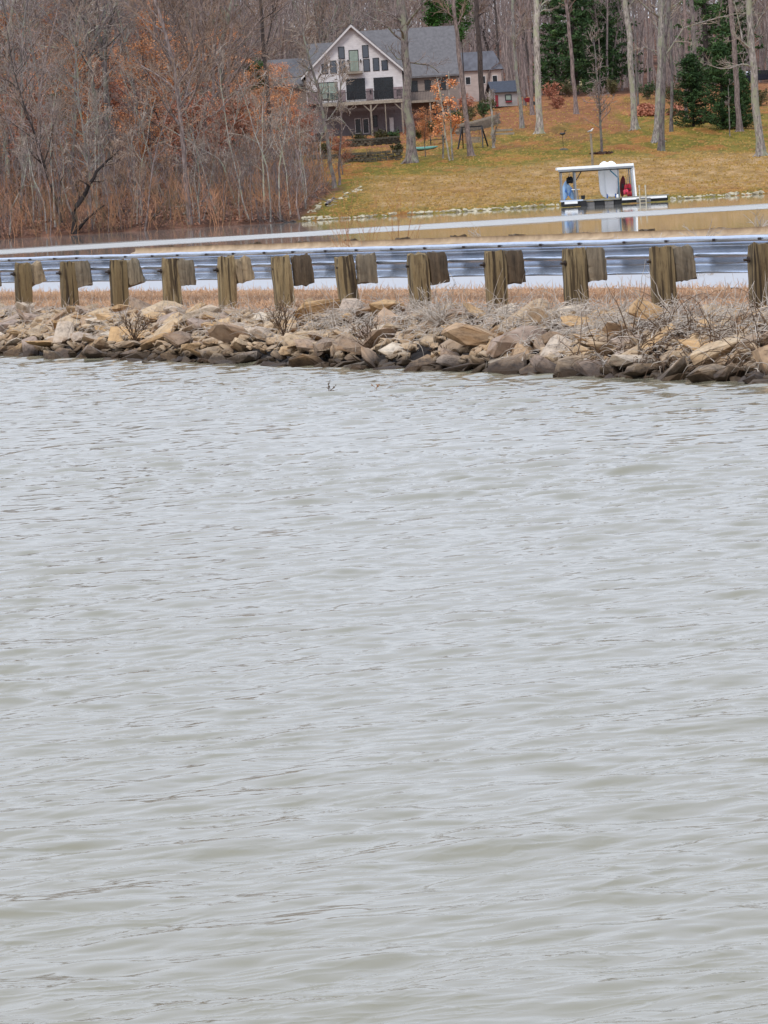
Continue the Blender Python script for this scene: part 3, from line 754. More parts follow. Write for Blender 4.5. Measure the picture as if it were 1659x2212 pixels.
def make(name, parts, label, cat, loc, rz=0, group=None, sc=1.0):
    t = thing(name, label, cat, loc, rz, group); t.scale = (sc, sc, sc)
    ks = [link(n_, me, t) for n_, me in parts]; KIDS[t.name] = ks; return t

gt = np.random.default_rng(101)
# --- prototypes of the wood
proto = []
for k in range(13):
    H = [22, 20, 24, 18, 21, 17, 23, 19, 20, 15, 24, 16, 22][k]; bk, tw = [(B_grey, T_grey), (B_pale, T_pale), (B_brown, T_brown), (B_grey, T_brown), (B_dark, T_grey)][k % 5]
    proto.append((H, bare_tree(gt, H, .10 + .009 * (H - 12) * gt.uniform(.5, 1), nl=int(gt.integers(15, 24)), dens=1.25, low=[.2, .12, .3, .15][k % 4], bk=bk, tw=tw, wob=.07, lean=(gt.normal() * .08, gt.normal() * .05))))
beech = []
for k in range(5):
    H = [9, 7, 11, 8, 6][k]; beech.append((H, bare_tree(gt, H, .09, nl=16, low=.1, bk=B_grey, tw=T_brown, spread=1.25, leaf=([L_orange, L_russet, L_orange, L_orange, L_russet][k], 5200, .06), wob=.06)))
sapl = []
for k in range(6):
    H = [8, 10, 7, 9, 11, 6][k]; sapl.append((H, bare_tree(gt, H, .055, nl=7, low=.4, bk=B_pale if k % 2 else B_brown, tw=T_pale if k % 2 else T_brown, dens=.8, wob=.1, lean=(gt.normal() * .12, 0))))

first = {}
def put(key, parts, name, label, cat, loc, rz, sc, group):
    if key not in first:
        t = make(name, parts, label, cat, loc, rz, group); t.scale = (sc, sc, sc); first[key] = t; return t
    t = first[key]; r = copy_thing(t, loc, rz, sc, label, group, cat); return r
def region(px):
    for lim, t in ((70, "at the left edge of the wood"), (135, "left of the black crooked tree"), (190, "above the black crooked tree"), (260, "just right of the black crooked tree"), (330, "left of the slanting dark trunk"), (400, "in the middle of the left wood"), (460, "left of the tall forked tree"),
                   (520, "beside the tall forked tree"), (575, "left of the house wing"), (640, "by the end of the house wing"), (720, "by the left house roof"), (830, "behind the gable"), (980, "behind the right house roof"), (1120, "behind the outbuilding"), (1230, "behind the playhouse"), (1400, "behind the dark pines"), (1520, "behind the leaf heaps")):
        if px < lim: return t
    return "behind the dark cedars"
def inhouse(x, y): return -10.5 < x < 12.5 and 482 < y < 520
cnt = 0; grid_used = []
tries = 0
while cnt < 290 and tries < 20000:
    tries += 1
    y = 322 + (gt.random() ** 1.15) * 430; lim = .094 * y
    x = gt.uniform(-lim, lim)
    if x > -7.5 and y < 540: continue
    if x > -9 - (y - 320) * .02 and y < 480: continue
    if inhouse(x, y): continue
    q_ = proj((x, y, 8))[0]
    if 565 < q_ < 1000 and y < 500: continue
    if 1185 < q_ < 1355 and y < 640: continue
    if x > 12 and y < 565: continue
    if y > 560 and x < -.045 * y and gt.random() < .6: continue
    md = 2.2 if y < 480 else 2.9
    if y < 360 and gt.random() < .55: continue
    if any((x - a) ** 2 + (y - b) ** 2 < md * md for a, b in grid_used): continue
    grid_used.append((x, y)); k = int(gt.integers(len(proto))); H, parts = proto[k]
    qx, _ = proj((x, y, 5)); dist = "low by the water" if y < 380 else "half way up" if y < 520 else "high on the hill"
    put(('t', k), parts, "bare_tree", "tall leafless %s tree %s %s" % (["grey", "pale", "brown", "grey", "dark"][k % 5], dist, region(qx)), "tree", (x, y, ht(x, y) - .2), gt.uniform(0, 6.28), gt.uniform(.8, 1.15), "bare trees of the wood")
    cnt += 1
for (px, py, n_) in ((235, 210, 5), (300, 180, 5), (215, 290, 3), (400, 330, 6), (560, 330, 6), (600, 300, 5), (520, 260, 4), (80, 150, 3), (120, 60, 2), (340, 400, 4), (930, 250, 2), (640, 330, 4), (30, 330, 3), (180, 400, 3), (450, 290, 3), (690, 345, 1), (110, 330, 4), (260, 330, 4), (370, 250, 4), (500, 360, 4), (60, 250, 3), (160, 210, 3), (420, 200, 3), (20, 450, 2), (350, 330, 3)):
    for j in range(n_):
        p0 = hit(px + gt.normal() * 32, min(max(py, 300) + gt.normal() * 25 + 40, 455))
        dz = (EYE + ray(px, py) * (p0.y / ray(px, py).y)).z - p0.z
        y = p0.y + gt.uniform(0, 30); x = p0.x * y / p0.y
        if py < 230: y = gt.uniform(470, 600); x = at(px + gt.normal() * 22, py, y).x
        if inhouse(x, y): y = 470
        k = int(gt.integers(5)); H, parts = beech[k]
        qx, _ = proj((x, y, 5))
        put(('b', k), parts, "beech_tree", "small beech keeping %s dry leaves %s" % (["orange", "russet", "orange", "orange", "russet"][k], region(qx)), "tree", (x, y, ht(x, y) - .1), gt.uniform(0, 6.28), gt.uniform(.8, 1.2) * (.62 if px > 540 else 1), "beeches with dry orange leaves")
for j in range(110):
    y = 320.5 + gt.random() ** 1.5 * 75; x = gt.uniform(-.088 * y, -5.0 + min(y - 320, 40) * .05)
    k = int(gt.integers(6)); H, parts = sapl[k]; qx, _ = proj((x, y, 3))
    put(('s', k), parts, "slender_tree", "slender %s leafless shore sapling %s" % ("pale" if k % 2 else "brown", region(qx)), "sapling", (x, y, ht(x, y) - .1), gt.uniform(0, 6.28), gt.uniform(.6, 1.1), "slender saplings along the wooded shore")

# --- the far wood that reads as one mass: stems and twigs high on the hill
def stems(g, n, xf, yf, hf, rad, lean=.15, pts=5, wob=.08):
    y = yf(n); x = xf(n, y); z = HT(x, y)
    P = [np.stack([x, y, z - .1], -1)]; d = np.stack([g.normal(size=n) * lean, g.normal(size=n) * lean, np.ones(n)], -1); d /= np.linalg.norm(d, axis=1, keepdims=True); h_ = hf(n)
    for k in range(pts - 1):
        d = d + g.normal(size=(n, 3)) * wob; d /= np.linalg.norm(d, axis=1, keepdims=True); P.append(P[-1] + d * (h_ / (pts - 1))[:, None])
    P = np.stack(P, 1); return P, rad(n)[:, None] * np.linspace(1, .3, pts)[None]
gw = np.random.default_rng(55)
Ps, Rs = stems(gw, 1500, lambda n, y: gw.uniform(-1, 1, n) * (.1 * y + 2), lambda n: gw.uniform(545, 860, n), lambda n: gw.uniform(12, 22, n), lambda n: gw.uniform(.05, .2, n), .08, 6, .05)
kp = ~((Ps[:, 0, 0] < -.048 * Ps[:, 0, 1]) & (Ps[:, 0, 1] > 640) & (gw.random(len(Ps)) < .8)); Ps = Ps[kp]; Rs = Rs[kp]
lv = grow(gw, Ps, Rs, [(9000, 4.5, 42, .5, 5, .35, .15, .15), (36000, 1.9, 40, .6, 4, .2, .12, .2)])
lv[2] = (lv[2][0], np.maximum(lv[2][1], .014))
V, T = join([tubes(*lv[0], 5), tubes(*lv[1], 3), tubes(*lv[2], 3)])
o = link("distant_wood", mesh_np("distant_wood", V, T, T_grey)); tag(o, "far leafless wood covering the hill behind the house", "wood", kind='stuff')

# --- underbrush of the left shore
ub = NT("mixed_brush_stems"); f = ub.noise(ub.coords(False, (1, .5, 1)), .22, 3, .5)
ub.col(ub.ramp(f, [(.34, lin(110, 96, 92)), (.43, lin(186, 134, 94)), (.5, lin(112, 96, 72)), (.57, lin(206, 148, 108)), (.66, lin(132, 114, 110))])); ub.rough(.9); M_ub = ub.m
def lx(n, y):
    e_ = np.interp(y, [319, 335, 365, 400, 440, 480], [-5.0, -3.8, -2.6, -4.2, -7.0, -9.0]); return e_ - gw.random(n) * (.094 * y + e_)
Ps, Rs = stems(gw, 1500, lx, lambda n: 319.6 + gw.random(n) ** 1.6 * 90, lambda n: gw.uniform(1.2, 4.2, n), lambda n: gw.uniform(.008, .024, n), .28, 6, .12)
lv = grow(gw, Ps, Rs, [(9000, 1.0, 34, .6, 4, .2, .15, .15)])
lv = [(a, np.maximum(b, .009)) for a, b in lv]
V, T = join([tubes(*l_, 3) for l_ in lv]); o = link("underbrush", mesh_np("underbrush", V, T, M_ub)); tag(o, "brown leafless underbrush along the wooded shore", "brush", kind='stuff')
Ps, Rs = stems(gw, 1600, lx, lambda n: 330 + gw.random(n) * 150, lambda n: gw.uniform(1.5, 5, n), lambda n: gw.uniform(.01, .03, n), .4, 6, .15)
lv = grow(gw, Ps, Rs, [(12000, 1.3, 40, .6, 4, .2, .12, .2)]); lv = [(a, np.maximum(b, .011)) for a, b in lv]
V, T = join([tubes(*l_, 3) for l_ in lv]); o = link("underbrush", mesh_np("underbrush", V, T, T_grey)); tag(o, "grey tangled underbrush on the wooded slope", "brush", kind='stuff')
n = 9000; y = 321 + gw.random(n) ** 1.4 * 110; x = lx(n, y) + gw.normal(size=n) * .5
cl = gw.random((60, 2)); Cn = np.stack([x, y, HT(x, y) + .08 + gw.random(n) ** 2 * .7], -1)
V, T = quads(Cn, .10, gw, .5, .6); o = link("fallen_leaves", mesh_np("fallen_leaves", V, T, plain("brown_leaf_litter", lin(150, 104, 80), .9, 0, .4, 1.2))); tag(o, "russet fallen leaves and leafy undergrowth on the wooded bank", "leaves", kind='stuff')
# fallen logs and branches lying on the wooded bank
for (a, b, w_, lab, m_) in (((705, 447), (735, 428), .10, "pinkish fallen branch lying on the bank beside the stone drain", B_brown), ((380, 455), (450, 445), .12, "long grey log lying low on the wooded bank", B_grey), ((395, 468), (470, 440), .07, "thin fallen pole leaning across the wooded bank", B_pale), ((310, 415), (345, 408), .08, "short pale log in the wood left of centre", B_pale), ((330, 475), (420, 430), .10, "dark fallen trunk slanting down to the far shore", B_dark), ((640, 485), (600, 490), .08, "dark driftwood log at the edge of the wooded shore", B_dark)):
    p = hit(*a); q = hit(*b); p.z += .15; q.z += .35
    if (q - p).length > 9: q = p + (q - p).normalized() * 9
    n_ = 6; pts = [p.lerp(q, i / (n_ - 1)) + Vector((0, 0, .08 * math.sin(i * 2.0))) for i in range(n_)]; L_ = [Vector(v_) - p for v_ in pts]
    P = np.array([[list(v_) for v_ in L_]]); Rr = np.array([[w_ * (1 - .12 * i) for i in range(n_)]])
    lv = grow(gw, P, Rr, [(7, 1.4, 45, .5, 5, .2, .1, .2)]); V, T = join([tubes(lv[0][0], lv[0][1], 7), tubes(lv[1][0], lv[1][1], 4)])
    o = link("fallen_log", mesh_np("fallen_log", V, T, m_, True), None, p); tag(o, lab, "log")

# --- trees drawn individually after the photograph
def hero(name, label, path, r0, r1, bk, tw, g, limbs=(), y=None, hmore=6.0, nl=8, low=.45, dens=1.0, flare=True, cat="tree", leaf=None, Lk=.22):
    bx, by = path[0]; b = hit(bx, by) if y is None else None
    Y_ = b.y if b else y
    pts = [at(px_, py_, Y_) for px_, py_ in path]
    if b is None: pts[0].z = min(pts[0].z, ht(pts[0].x, Y_)) - .1
    else: pts[0] = Vector((b.x, b.y, b.z - .1))
    d = (pts[-1] - pts[-2]).normalized(); pts.append(pts[-1] + d * hmore + Vector((0, .4, 0)))
    org = pts[0].copy()
    # resample
    L = [0]; 
    for i in range(1, len(pts)): L.append(L[-1] + (pts[i] - pts[i - 1]).length)
    m = 14; S_ = np.linspace(0, L[-1], m); A = np.array([list(p - org) for p in pts]); P = np.stack([np.interp(S_, L, A[:, k]) for k in range(3)], -1)[None]
    P[0, 1:-1, 1] += g.normal(size=m - 2) * .08; P[0, 1:-1, 0] += g.normal(size=m - 2) * r0 * .2
    vis = L[-2] / L[-1]; Rr = np.interp(S_ / L[-1], [0, vis, 1], [r0, r1, r1 * .35])[None].copy()
    if flare: Rr[0, 0] *= 1.5
    Hh = L[-1]
    lim = []
    for (q, w0) in limbs:
        a = np.array([list(at(px_, py_, Y_ + (i * .35 * (1 if len(lim) % 2 else -1))) - org) for i, (px_, py_) in enumerate(q)])
        t = np.linspace(0, len(q) - 1, 7); lim.append((np.stack([np.interp(t, range(len(q)), a[:, k]) for k in range(3)], -1) + np.concatenate([[[0, 0, 0]], g.normal(size=(6, 3)) * .06]), w0 * np.linspace(1, .35, 7)))
    lv = grow(g, P, Rr, [(nl + (5 if r0 > .1 else 0), Hh * Lk, 50, .40, 7, low * .75, .12, .16)])
    LP, LR = lv[1]
    if lim: LP = np.concatenate([np.stack([a for a, _ in lim]), LP]); LR = np.concatenate([np.stack([b_ for _, b_ in lim]), LR])
    sub = grow(g, LP, LR, [(int(len(LP) * 6 * dens), Hh * .10, 42, .6, 6, .15, .12, .2), (int(len(LP) * 22 * dens), Hh * .045, 40, .7, 4, .2, .1, .2)])
    sub[1] = (sub[1][0], np.maximum(sub[1][1], .020)); sub[2] = (sub[2][0], np.maximum(sub[2][1], .013))
    tp = [tubes(P, Rr, 9), tubes(LP, LR, 6)]
    if flare and r0 > .12:                         # root toes
        k = 6; az = np.arange(k) * 2 * PI / k + g.random(k); u = np.linspace(0, 1, 5)
        RP = np.stack([np.cos(az)[:, None] * r0 * (.6 + 2.0 * u)[None], np.sin(az)[:, None] * r0 * (.6 + 2.0 * u)[None], np.ones((k, 1)) * (r0 * 1.6 * (1 - u) ** 1.6 - .02)[None]], -1)
        tp.append(tubes(RP, r0 * .42 * np.ones((k, 1)) * np.linspace(1, .35, 5)[None], 5))
    tr = join(tp); cr_ = join([tubes(*sub[1], 3), tubes(*sub[2], 3)])
    parts = [("trunk", mesh_np("trunk", tr[0], tr[1], bk, True)), ("crown", mesh_np("crown", cr_[0], cr_[1], tw))]
    if leaf:
        mat, n, sz = leaf; PP = sub[2][0].reshape(-1, 3); Cn = PP[g.integers(len(PP), size=n)] + g.normal(size=(n, 3)) * .15
        V, T = quads(Cn, sz, g, .6, .7); parts.append(("leaves", mesh_np("leaves", V, T, mat)))
    return make(name, parts, label, cat, org)
gh = np.random.default_rng(77)
PXM = 1 / 26.0
def w(px_, Y_=410): return px_ * Y_ / F / 2
hero("bare_tree", "big dark trunked leafless tree standing in front of the right side of the house", [(890, 352), (884, 250), (880, 170), (874, 90), (870, 0)], w(22), w(15), B_grey, T_grey, gh,
     [([(866, 85), (840, 62), (815, 46), (750, 10)], .10), ([(880, 134), (905, 136), (928, 142), (950, 158)], .09), ([(880, 136), (858, 128), (838, 100)], .08), ([(874, 78), (862, 40), (856, 0)], .14), ([(878, 60), (905, 20), (925, -30)], .10)], nl=8, low=.55)
hero("leaning_tree", "smooth purplish trunk leaning left beside the black swing frame", [(1018, 338), (1003, 220), (990, 110), (978, 0)], w(12), w(8), B_brown, T_brown, gh, nl=4, low=.7)
hero("pine_tree", "straight dark pine trunk rising between the house and the playhouse", [(1042, 205), (1036, 120), (1029, 0)], w(12, 520), w(10, 520), B_dark, T_brown, gh, y=520, nl=6, low=.6)
hero("bare_tree", "thin dark tree rising just left of the playhouse roof", [(1078, 190), (1076, 120), (1070, 0)], w(5, 540), w(4, 540), B_dark, T_grey, gh, y=540, nl=7, low=.3)
hero("bare_tree", "forked bare tree directly behind the playhouse gable", [(1048, 190), (1058, 140), (1072, 100), (1090, 60)], w(6, 535), w(3, 535), B_brown, T_grey, gh, y=535, nl=7, low=.3)
hero("bare_tree", "slender pale tree in front of the playhouse with its trunk curving left", [(1128, 278), (1120, 190), (1112, 100), (1107, 0)], w(9, 450), w(6, 450), B_pale, T_pale, gh, nl=6, low=.5)
hero("bare_tree", "brown trunk just left of the big pale root-flared tree", [(1150, 250), (1147, 150), (1142, 0)], w(8, 480), w(7, 480), B_brown, T_brown, gh, nl=4, low=.6)
hero("bare_tree", "thin brown tree right of the playhouse wall", [(1134, 235), (1126, 120), (1122, 0)], w(7, 500), w(5, 500), B_brown, T_brown, gh, nl=4, low=.6, y=500)
hero("bare_tree", "tall pale grey tree with spreading white roots on the upper lawn", [(1165, 290), (1161, 150), (1157, 0)], w(15, 450), w(12, 450), B_pale, T_pale, gh, nl=3, low=.8)
hero("bare_tree", "straight brown tree in front of the dark pines at the back of the lawn", [(1245, 247), (1234, 120), (1222, 0)], w(9, 480), w(7, 480), B_brown, T_brown, gh, nl=4, low=.7)
hero("young_tree", "small bare young tree in a round mulch bed in the middle of the lawn", [(1300, 331), (1296, 240), (1289, 150), (1283, 85)], w(6), w(2), B_grey, T_grey, gh, nl=34, low=.25, dens=.5, hmore=.3, flare=False, Lk=.16)
hero("bare_tree", "tall pale greenish tree right of the young tree on the lawn", [(1372, 280), (1364, 170), (1358, 80), (1352, 0)], w(14, 440), w(11, 440), B_pale, T_pale, gh, nl=4, low=.65)
hero("bare_tree", "dark narrow trunk standing close behind the pale greenish tree", [(1380, 250), (1372, 100), (1366, 0)], w(5, 470), w(4, 470), B_grey, T_grey, gh, nl=5, low=.5)
hero("bare_tree", "thickest pale tree on the right of the lawn with long outstretched limbs", [(1420, 308), (1424, 200), (1428, 110), (1430, 0)], w(19, 430), w(14, 430), B_pale, T_pale, gh,
     [([(1424, 150), (1450, 100), (1480, 60), (1560, 30), (1640, 28)], .10), ([(1428, 60), (1450, 30), (1470, 0)], .09), ([(1420, 120), (1390, 100), (1376, 128)], .07)], nl=5, low=.6)
hero("bare_tree", "grey trunk standing immediately in front of the thickest pale tree", [(1428, 327), (1429, 250), (1433, 150), (1440, 60), (1446, 0)], w(13), w(9), B_grey, T_grey, gh, nl=3, low=.8)
hero("bare_tree", "small forked tree with limbs slanting up right beside the dark cedars", [(1482, 258), (1481, 200), (1480, 172), (1484, 150)], w(8, 460), w(5, 460), B_grey, T_pale, gh,
     [([(1481, 172), (1510, 150), (1540, 125), (1570, 85)], .09), ([(1481, 175), (1530, 145), (1580, 118), (1625, 112)], .08), ([(1480, 190), (1470, 160), (1460, 90)], .08)], nl=5, low=.4, hmore=2)
hero("bare_tree", "slim grey tree between the thickest pale tree and the forked tree", [(1450, 285), (1452, 200), (1450, 90), (1448, 0)], w(7, 450), w(5, 450), B_grey, T_grey, gh, nl=4, low=.6)
hero("bare_tree", "twin grey trunk rising behind the left dark cedar", [(1505, 235), (1500, 120), (1494, 0)], w(10, 500), w(9, 500), B_grey, T_grey, gh, nl=4, low=.6, y=500)
hero("bare_tree", "pinkish grey trunk left of the trunk behind the left cedar", [(1488, 230), (1482, 100), (1478, 0)], w(8, 510), w(6, 510), B_brown, T_grey, gh, nl=4, low=.6, y=510)
hero("bare_tree", "straight purplish trunk rising in front of the right dark cedar", [(1598, 284), (1592, 200), (1586, 100), (1578, 0)], w(12, 430), w(10, 430), B_brown, T_brown, gh, nl=3, low=.75)
hero("bare_tree", "pale lichen covered tree at the right edge with a low crooked limb", [(1645, 338), (1634, 240), (1628, 160), (1624, 110), (1618, 0)], w(18, 395), w(13, 395), B_pale, T_pale, gh,
     [([(1624, 146), (1610, 140), (1592, 143), (1570, 150), (1530, 142)], .09), ([(1624, 130), (1600, 70), (1585, 0)], .10), ([(1626, 80), (1640, 40), (1659, 15)], .08)], nl=5, low=.6)
hero("bare_tree", "thin stake like sapling just left of the purplish trunk at the cedars", [(1577, 297), (1575, 250), (1574, 200)], w(3, 430), w(2, 430), B_grey, T_grey, gh, nl=3, low=.6, hmore=.6, flare=False)
hero("broken_tree", "pale twin stemmed broken tree right of the swing frame", [(1066, 320), (1064, 280), (1062, 240), (1058, 205)], w(6, 430), w(3, 430), B_pale, T_pale, gh, [([(1065, 318), (1071, 290), (1070, 275), (1077, 262)], .09)], nl=4, low=.5, hmore=.3)
hero("birch_tree", "leftmost of three thin pale stems left of the leaning trunk", [(957, 343), (957, 300), (950, 240), (946, 200)], w(4, 430), w(2.5, 430), B_pale, T_pale, gh, nl=6, low=.4, hmore=1, flare=False, leaf=(L_orange, 700, .09))
hero("birch_tree", "middle of three thin pale stems left of the leaning trunk", [(972, 347), (963, 300), (957, 240), (948, 190)], w(4, 430), w(2.5, 430), B_pale, T_pale, gh, nl=5, low=.4, hmore=1, flare=False)
hero("birch_tree", "rightmost of three thin pale stems left of the leaning trunk", [(978, 347), (975, 290), (972, 230), (970, 180)], w(4, 430), w(2.5, 430), B_pale, T_pale, gh, nl=6, low=.4, hmore=1, flare=False, leaf=(L_orange, 900, .09))
hero("bare_tree", "many branched grey tree in front of the left wing of the house", [(722, 408), (712, 330), (701, 268), (691, 201), (674, 150), (660, 90)], w(9, 380), w(4, 380), B_grey, T_pale, gh,
     [([(674, 152), (650, 165), (612, 172), (580, 190)], .07), ([(674, 152), (668, 120), (650, 95), (620, 80)], .06), ([(691, 201), (660, 190), (620, 185), (590, 175)], .06), ([(700, 268), (725, 235), (740, 170), (742, 145)], .07), ([(701, 262), (735, 250), (755, 280)], .05), ([(696, 215), (730, 215), (760, 240)], .05)], nl=14, low=.3, hmore=1.0, dens=1.6)
hero("bare_tree", "slim pale stem right beside the many branched grey tree", [(733, 400), (733, 340), (738, 280), (735, 200)], w(5, 380), w(3, 380), B_brown, T_pale, gh, nl=9, low=.4, hmore=2)
hero("shore_tree", "black crooked tree with two bent stems at the far left waterline", [(162, 508), (160, 455), (187, 413), (207, 373), (233, 347)], w(14, 321), w(5, 321), B_black, T_brown, gh, [([(165, 498), (190, 470), (223, 443)], .13), ([(187, 413), (200, 395), (240, 385)], .06)], y=321, nl=8, low=.4, hmore=1.0)
hero("bare_tree", "tall forked grey tree with a pale upper trunk in the left wood", [(500, 385), (492, 270), (483, 167), (477, 93), (490, 40), (504, 0)], w(15, 410), w(9, 410), B_grey, T_grey, gh, [([(477, 93), (468, 50), (440, 22), (400, 40)], .10), ([(484, 215), (455, 195), (435, 165)], .08)], nl=9, low=.4)
hero("bare_tree", "straight dark trunk rising left of the house wing", [(586, 345), (578, 200), (570, 110), (562, 0)], w(10, 430), w(7, 430), B_dark, T_brown, gh, nl=7, low=.4, y=430)
hero("bare_tree", "leaning dark stem in the middle of the left wood", [(330, 400), (322, 300), (312, 200), (308, 90)], w(9, 420), w(6, 420), B_dark, T_grey, gh, nl=9, low=.3, y=420)
hero("bare_tree", "curved dark tree arching left above the low evergreen in the left wood", [(236, 330), (240, 290), (215, 240), (190, 200), (170, 120)], w(8, 420), w(5, 420), B_dark, T_grey, gh, nl=10, low=.3, y=420)
hero("bare_tree", "pale tree at the extreme left edge of the wood", [(20, 420), (14, 300), (8, 180), (20, 60), (30, 0)], w(9, 370), w(6, 370), B_pale, T_pale, gh, nl=10, low=.3, y=372)
for i, (pth, rr) in enumerate([([(469, 467), (448, 410), (436, 376), (403, 351)], 4), ([(513, 453), (496, 400), (480, 349), (384, 290)], 5), ([(559, 474), (552, 430), (547, 405), (534, 334)], 4), ([(572, 476), (569, 400), (567, 343), (567, 270)], 4.5), ([(603, 460), (598, 400), (590, 340), (585, 290)], 5),
                  ([(660, 452), (656, 400), (650, 350), (648, 300)], 4), ([(648, 478), (640, 440), (642, 400), (655, 360)], 4), ([(628, 470), (622, 420), (618, 370), (610, 330)], 3.5), ([(200, 505), (196, 440), (190, 380), (192, 320)], 4), ([(100, 500), (96, 440), (70, 380), (62, 330)], 4), ([(262, 490), (258, 450), (248, 400), (246, 350)], 3.5), ([(20, 500), (24, 450), (50, 400), (58, 350)], 4), ([(130, 505), (126, 450), (128, 390), (122, 330)], 3.5)]):
    hero("slender_tree", ["thin sapling bent left at its top low in the middle of the wood", "long pale pole tree leaning far left over the wooded bank", "slender stem leaning left between two upright saplings near the shore", "upright pale stem near the shore below the left house wing", "pinkish upright stem near the shore right of the upright pale one",
         "thin upright stem next to the end of the wood", "last leaning sapling where the wood meets the pale shore stones", "thin stem just left of the wood's last sapling", "upright thin stem right of the black crooked tree", "pale bent stem left of the black crooked tree", "thin stem well right of the black crooked tree", "pale stem slanting right at the far left shore", "thin upright stem close left of the black crooked tree"][i],
         pth, w(rr, 330), w(rr * .5, 330), B_pale if i % 2 else B_brown, T_pale, gh, nl=5, low=.45, hmore=1.2, flare=False, cat="sapling", dens=.7, y=None if i < 8 else 322.5)

# --- evergreens
big_pine = [conifer(gt, 21, 4.2, L_ever, 9500, .22, .06, 26, B_dark), conifer(gt, 19, 3.9, L_ever, 8500, .22, .05, 24, B_dark)]
cedar = [conifer(gt, 6.4, 2.3, L_ever, 15000, .11, .02, 40, B_dark, -.05, .55), conifer(gt, 7.2, 2.1, L_ever, 15000, .11, .02, 40, B_dark, -.05, .5)]
for i, (px, y, sc, k, lab) in enumerate([(1205, 560, .9, 1, "dark pine behind the pale root-flared tree"), (1245, 548, 1.0, 0, "tall dense dark pine left of the gap at the back of the lawn"), (1292, 556, 1.05, 1, "dark pine above the cream building behind the lawn"), (1325, 566, 1.0, 0, "dense dark pine left of the pale greenish tree"), (1270, 590, 1.1, 0, "dark pine deepest in the row behind the lawn"),
                               (1530, 545, 1.0, 0, "tall dark hemlock above the two cedars"), (1585, 555, 1.0, 1, "dark hemlock behind the purplish trunk on the right")]):
    p = at(px, 200, y); make("pine_tree", big_pine[k] if i > 1 else big_pine[k], lab, "pine", (p.x, y, ht(p.x, y) - .2), gt.uniform(0, 6), None, sc)
for (px, py, k, sc, lab) in ((1500, 275, 0, 1.0, "left of the two broad dark green cedars at the edge of the lawn"), (1565, 281, 1, 1.05, "right of the two broad dark green cedars at the edge of the lawn"), (1603, 279, 0, .8, "smaller dark cedar behind the purplish trunk")):
    p = hit(px, py); make("cedar_tree", cedar[k], lab, "cedar", (p.x, p.y + 1, ht(p.x, p.y + 1) - .1), gt.uniform(0, 6), None, sc)
for (px, py, y, r_, lab) in ((942, 30, 525, 1.4, "bright green pine foliage rising behind the right roof ridge"), (995, 45, 525, 1.9, "bright green pine crown beside the dark pine trunk"), (128, 262, 400, 1.7, "small dark green holly low in the left wood"), (555, 170, 500, 1.2, "dark green shrub crown left of the house wing")):
    p = at(px, py, y); g0z = ht(p.x, y); Hh = p.z - g0z + r_
    b_ = L_bright if px > 900 else L_ever
    P = np.zeros((1, 6, 3)); P[0, :, 2] = np.linspace(0, Hh, 6); lvv = grow(gt, P, (.09 * np.linspace(1, .3, 6))[None], [(22, r_ * 1.5, 60, .5, 5, max(.2, 1 - 2.2 * r_ / Hh), .05, .1)])
    tr = join([tubes(*lvv[0], 6), tubes(*lvv[1], 3)]); PP = lvv[1][0][:, 2:].reshape(-1, 3); Cn = PP[gt.integers(len(PP), size=3800)] + gt.normal(size=(3800, 3)) * .24
    V, T = quads(Cn, .13, gt, .3, .4)
    make("pine_tree" if px > 900 else "holly_tree", [("trunk", mesh_np("trunk", tr[0], tr[1], B_dark, True)), ("crown", mesh_np("crown", V, T, b_))], lab, "tree", (p.x, y, g0z - .1))

# ------------------------------------------------------------------ the house
def siding(name, c, pitch=.18, var=.12):
    m = NT(name); w_ = m.n('ShaderNodeTexWave'); w_.wave_type = 'BANDS'; w_.bands_direction = 'Z'; w_.wave_profile = 'SAW'; w_.inputs['Scale'].default_value = .314 / pitch
    m.l(m.coords(), w_.inputs['Vector']); f = m.noise(m.coords(True, (1, 1, 2)), 1.6, 5)
    cc = m.ramp(f, [(.3, tuple(x * (1 - var) for x in c[:3]) + (1,)), (.7, tuple(min(1, x * (1 + var)) for x in c[:3]) + (1,))])
    m.col(m.mix(1.0, cc, m.ramp(w_.outputs['Fac'], [(0, (.72, .72, .72)), (.12, (1, 1, 1))]), 'MULTIPLY')); m.rough(.8); m.bump(w_.outputs['Fac'], .4, .02); return m.m
H_wall = siding("pinkish_grey_siding", lin(222, 216, 214)); H_base = siding("grey_basement_siding", lin(128, 120, 122)); H_wing = siding("taupe_wing_siding", lin(150, 134, 124))
H_roof = plain("slate_grey_shingles", lin(112, 108, 108), .85, 0, .22, 3.2, .5)
H_trim = plain("white_trim", lin(214, 208, 204), .6, 0, .06); H_frame = plain("black_window_frame", lin(34, 34, 38), .5, 0, .1)
H_stone = plain("pinkish_stone", lin(140, 122, 122), .9, 0, .4, 4, .6); H_deck = plain("weathered_deck_wood", lin(150, 138, 122), .85, 0, .25, 3, .3)
H_rail = plain("dark_iron_railing", lin(40, 38, 40), .5, .3, .1)
gl = NT("window_glass"); gl.col(lin(60, 68, 80)); gl.rough(.06); gl.b.inputs['Specular IOR Level'].default_value = .9; M_glass = gl.m
M_dark = plain("dark_door_glass", lin(30, 34, 38), .25, 0, .5, 1.6); M_curt = plain("pale_green_curtains", lin(150, 164, 150), .7, 0, .2, 2)
D = 500.0
s_ = D / F
hb = at(768, 291, D); hb.z = at(768, 291, D).z
house = thing("house", "large pinkish grey gabled house with a slate roof on the wooded hill above the lawn", "house", tuple(hb))
def hl(px_, py_, dy=0.0):
    p = at(px_, py_, D); return (p.x - hb.x, dy, p.z - hb.z)
def hbx(px_, py_, w_, h_, y0, dep):
    x, _, z = hl(px_, py_); return (x, y0 + dep / 2, z), (w_ * s_, dep, h_ * s_)
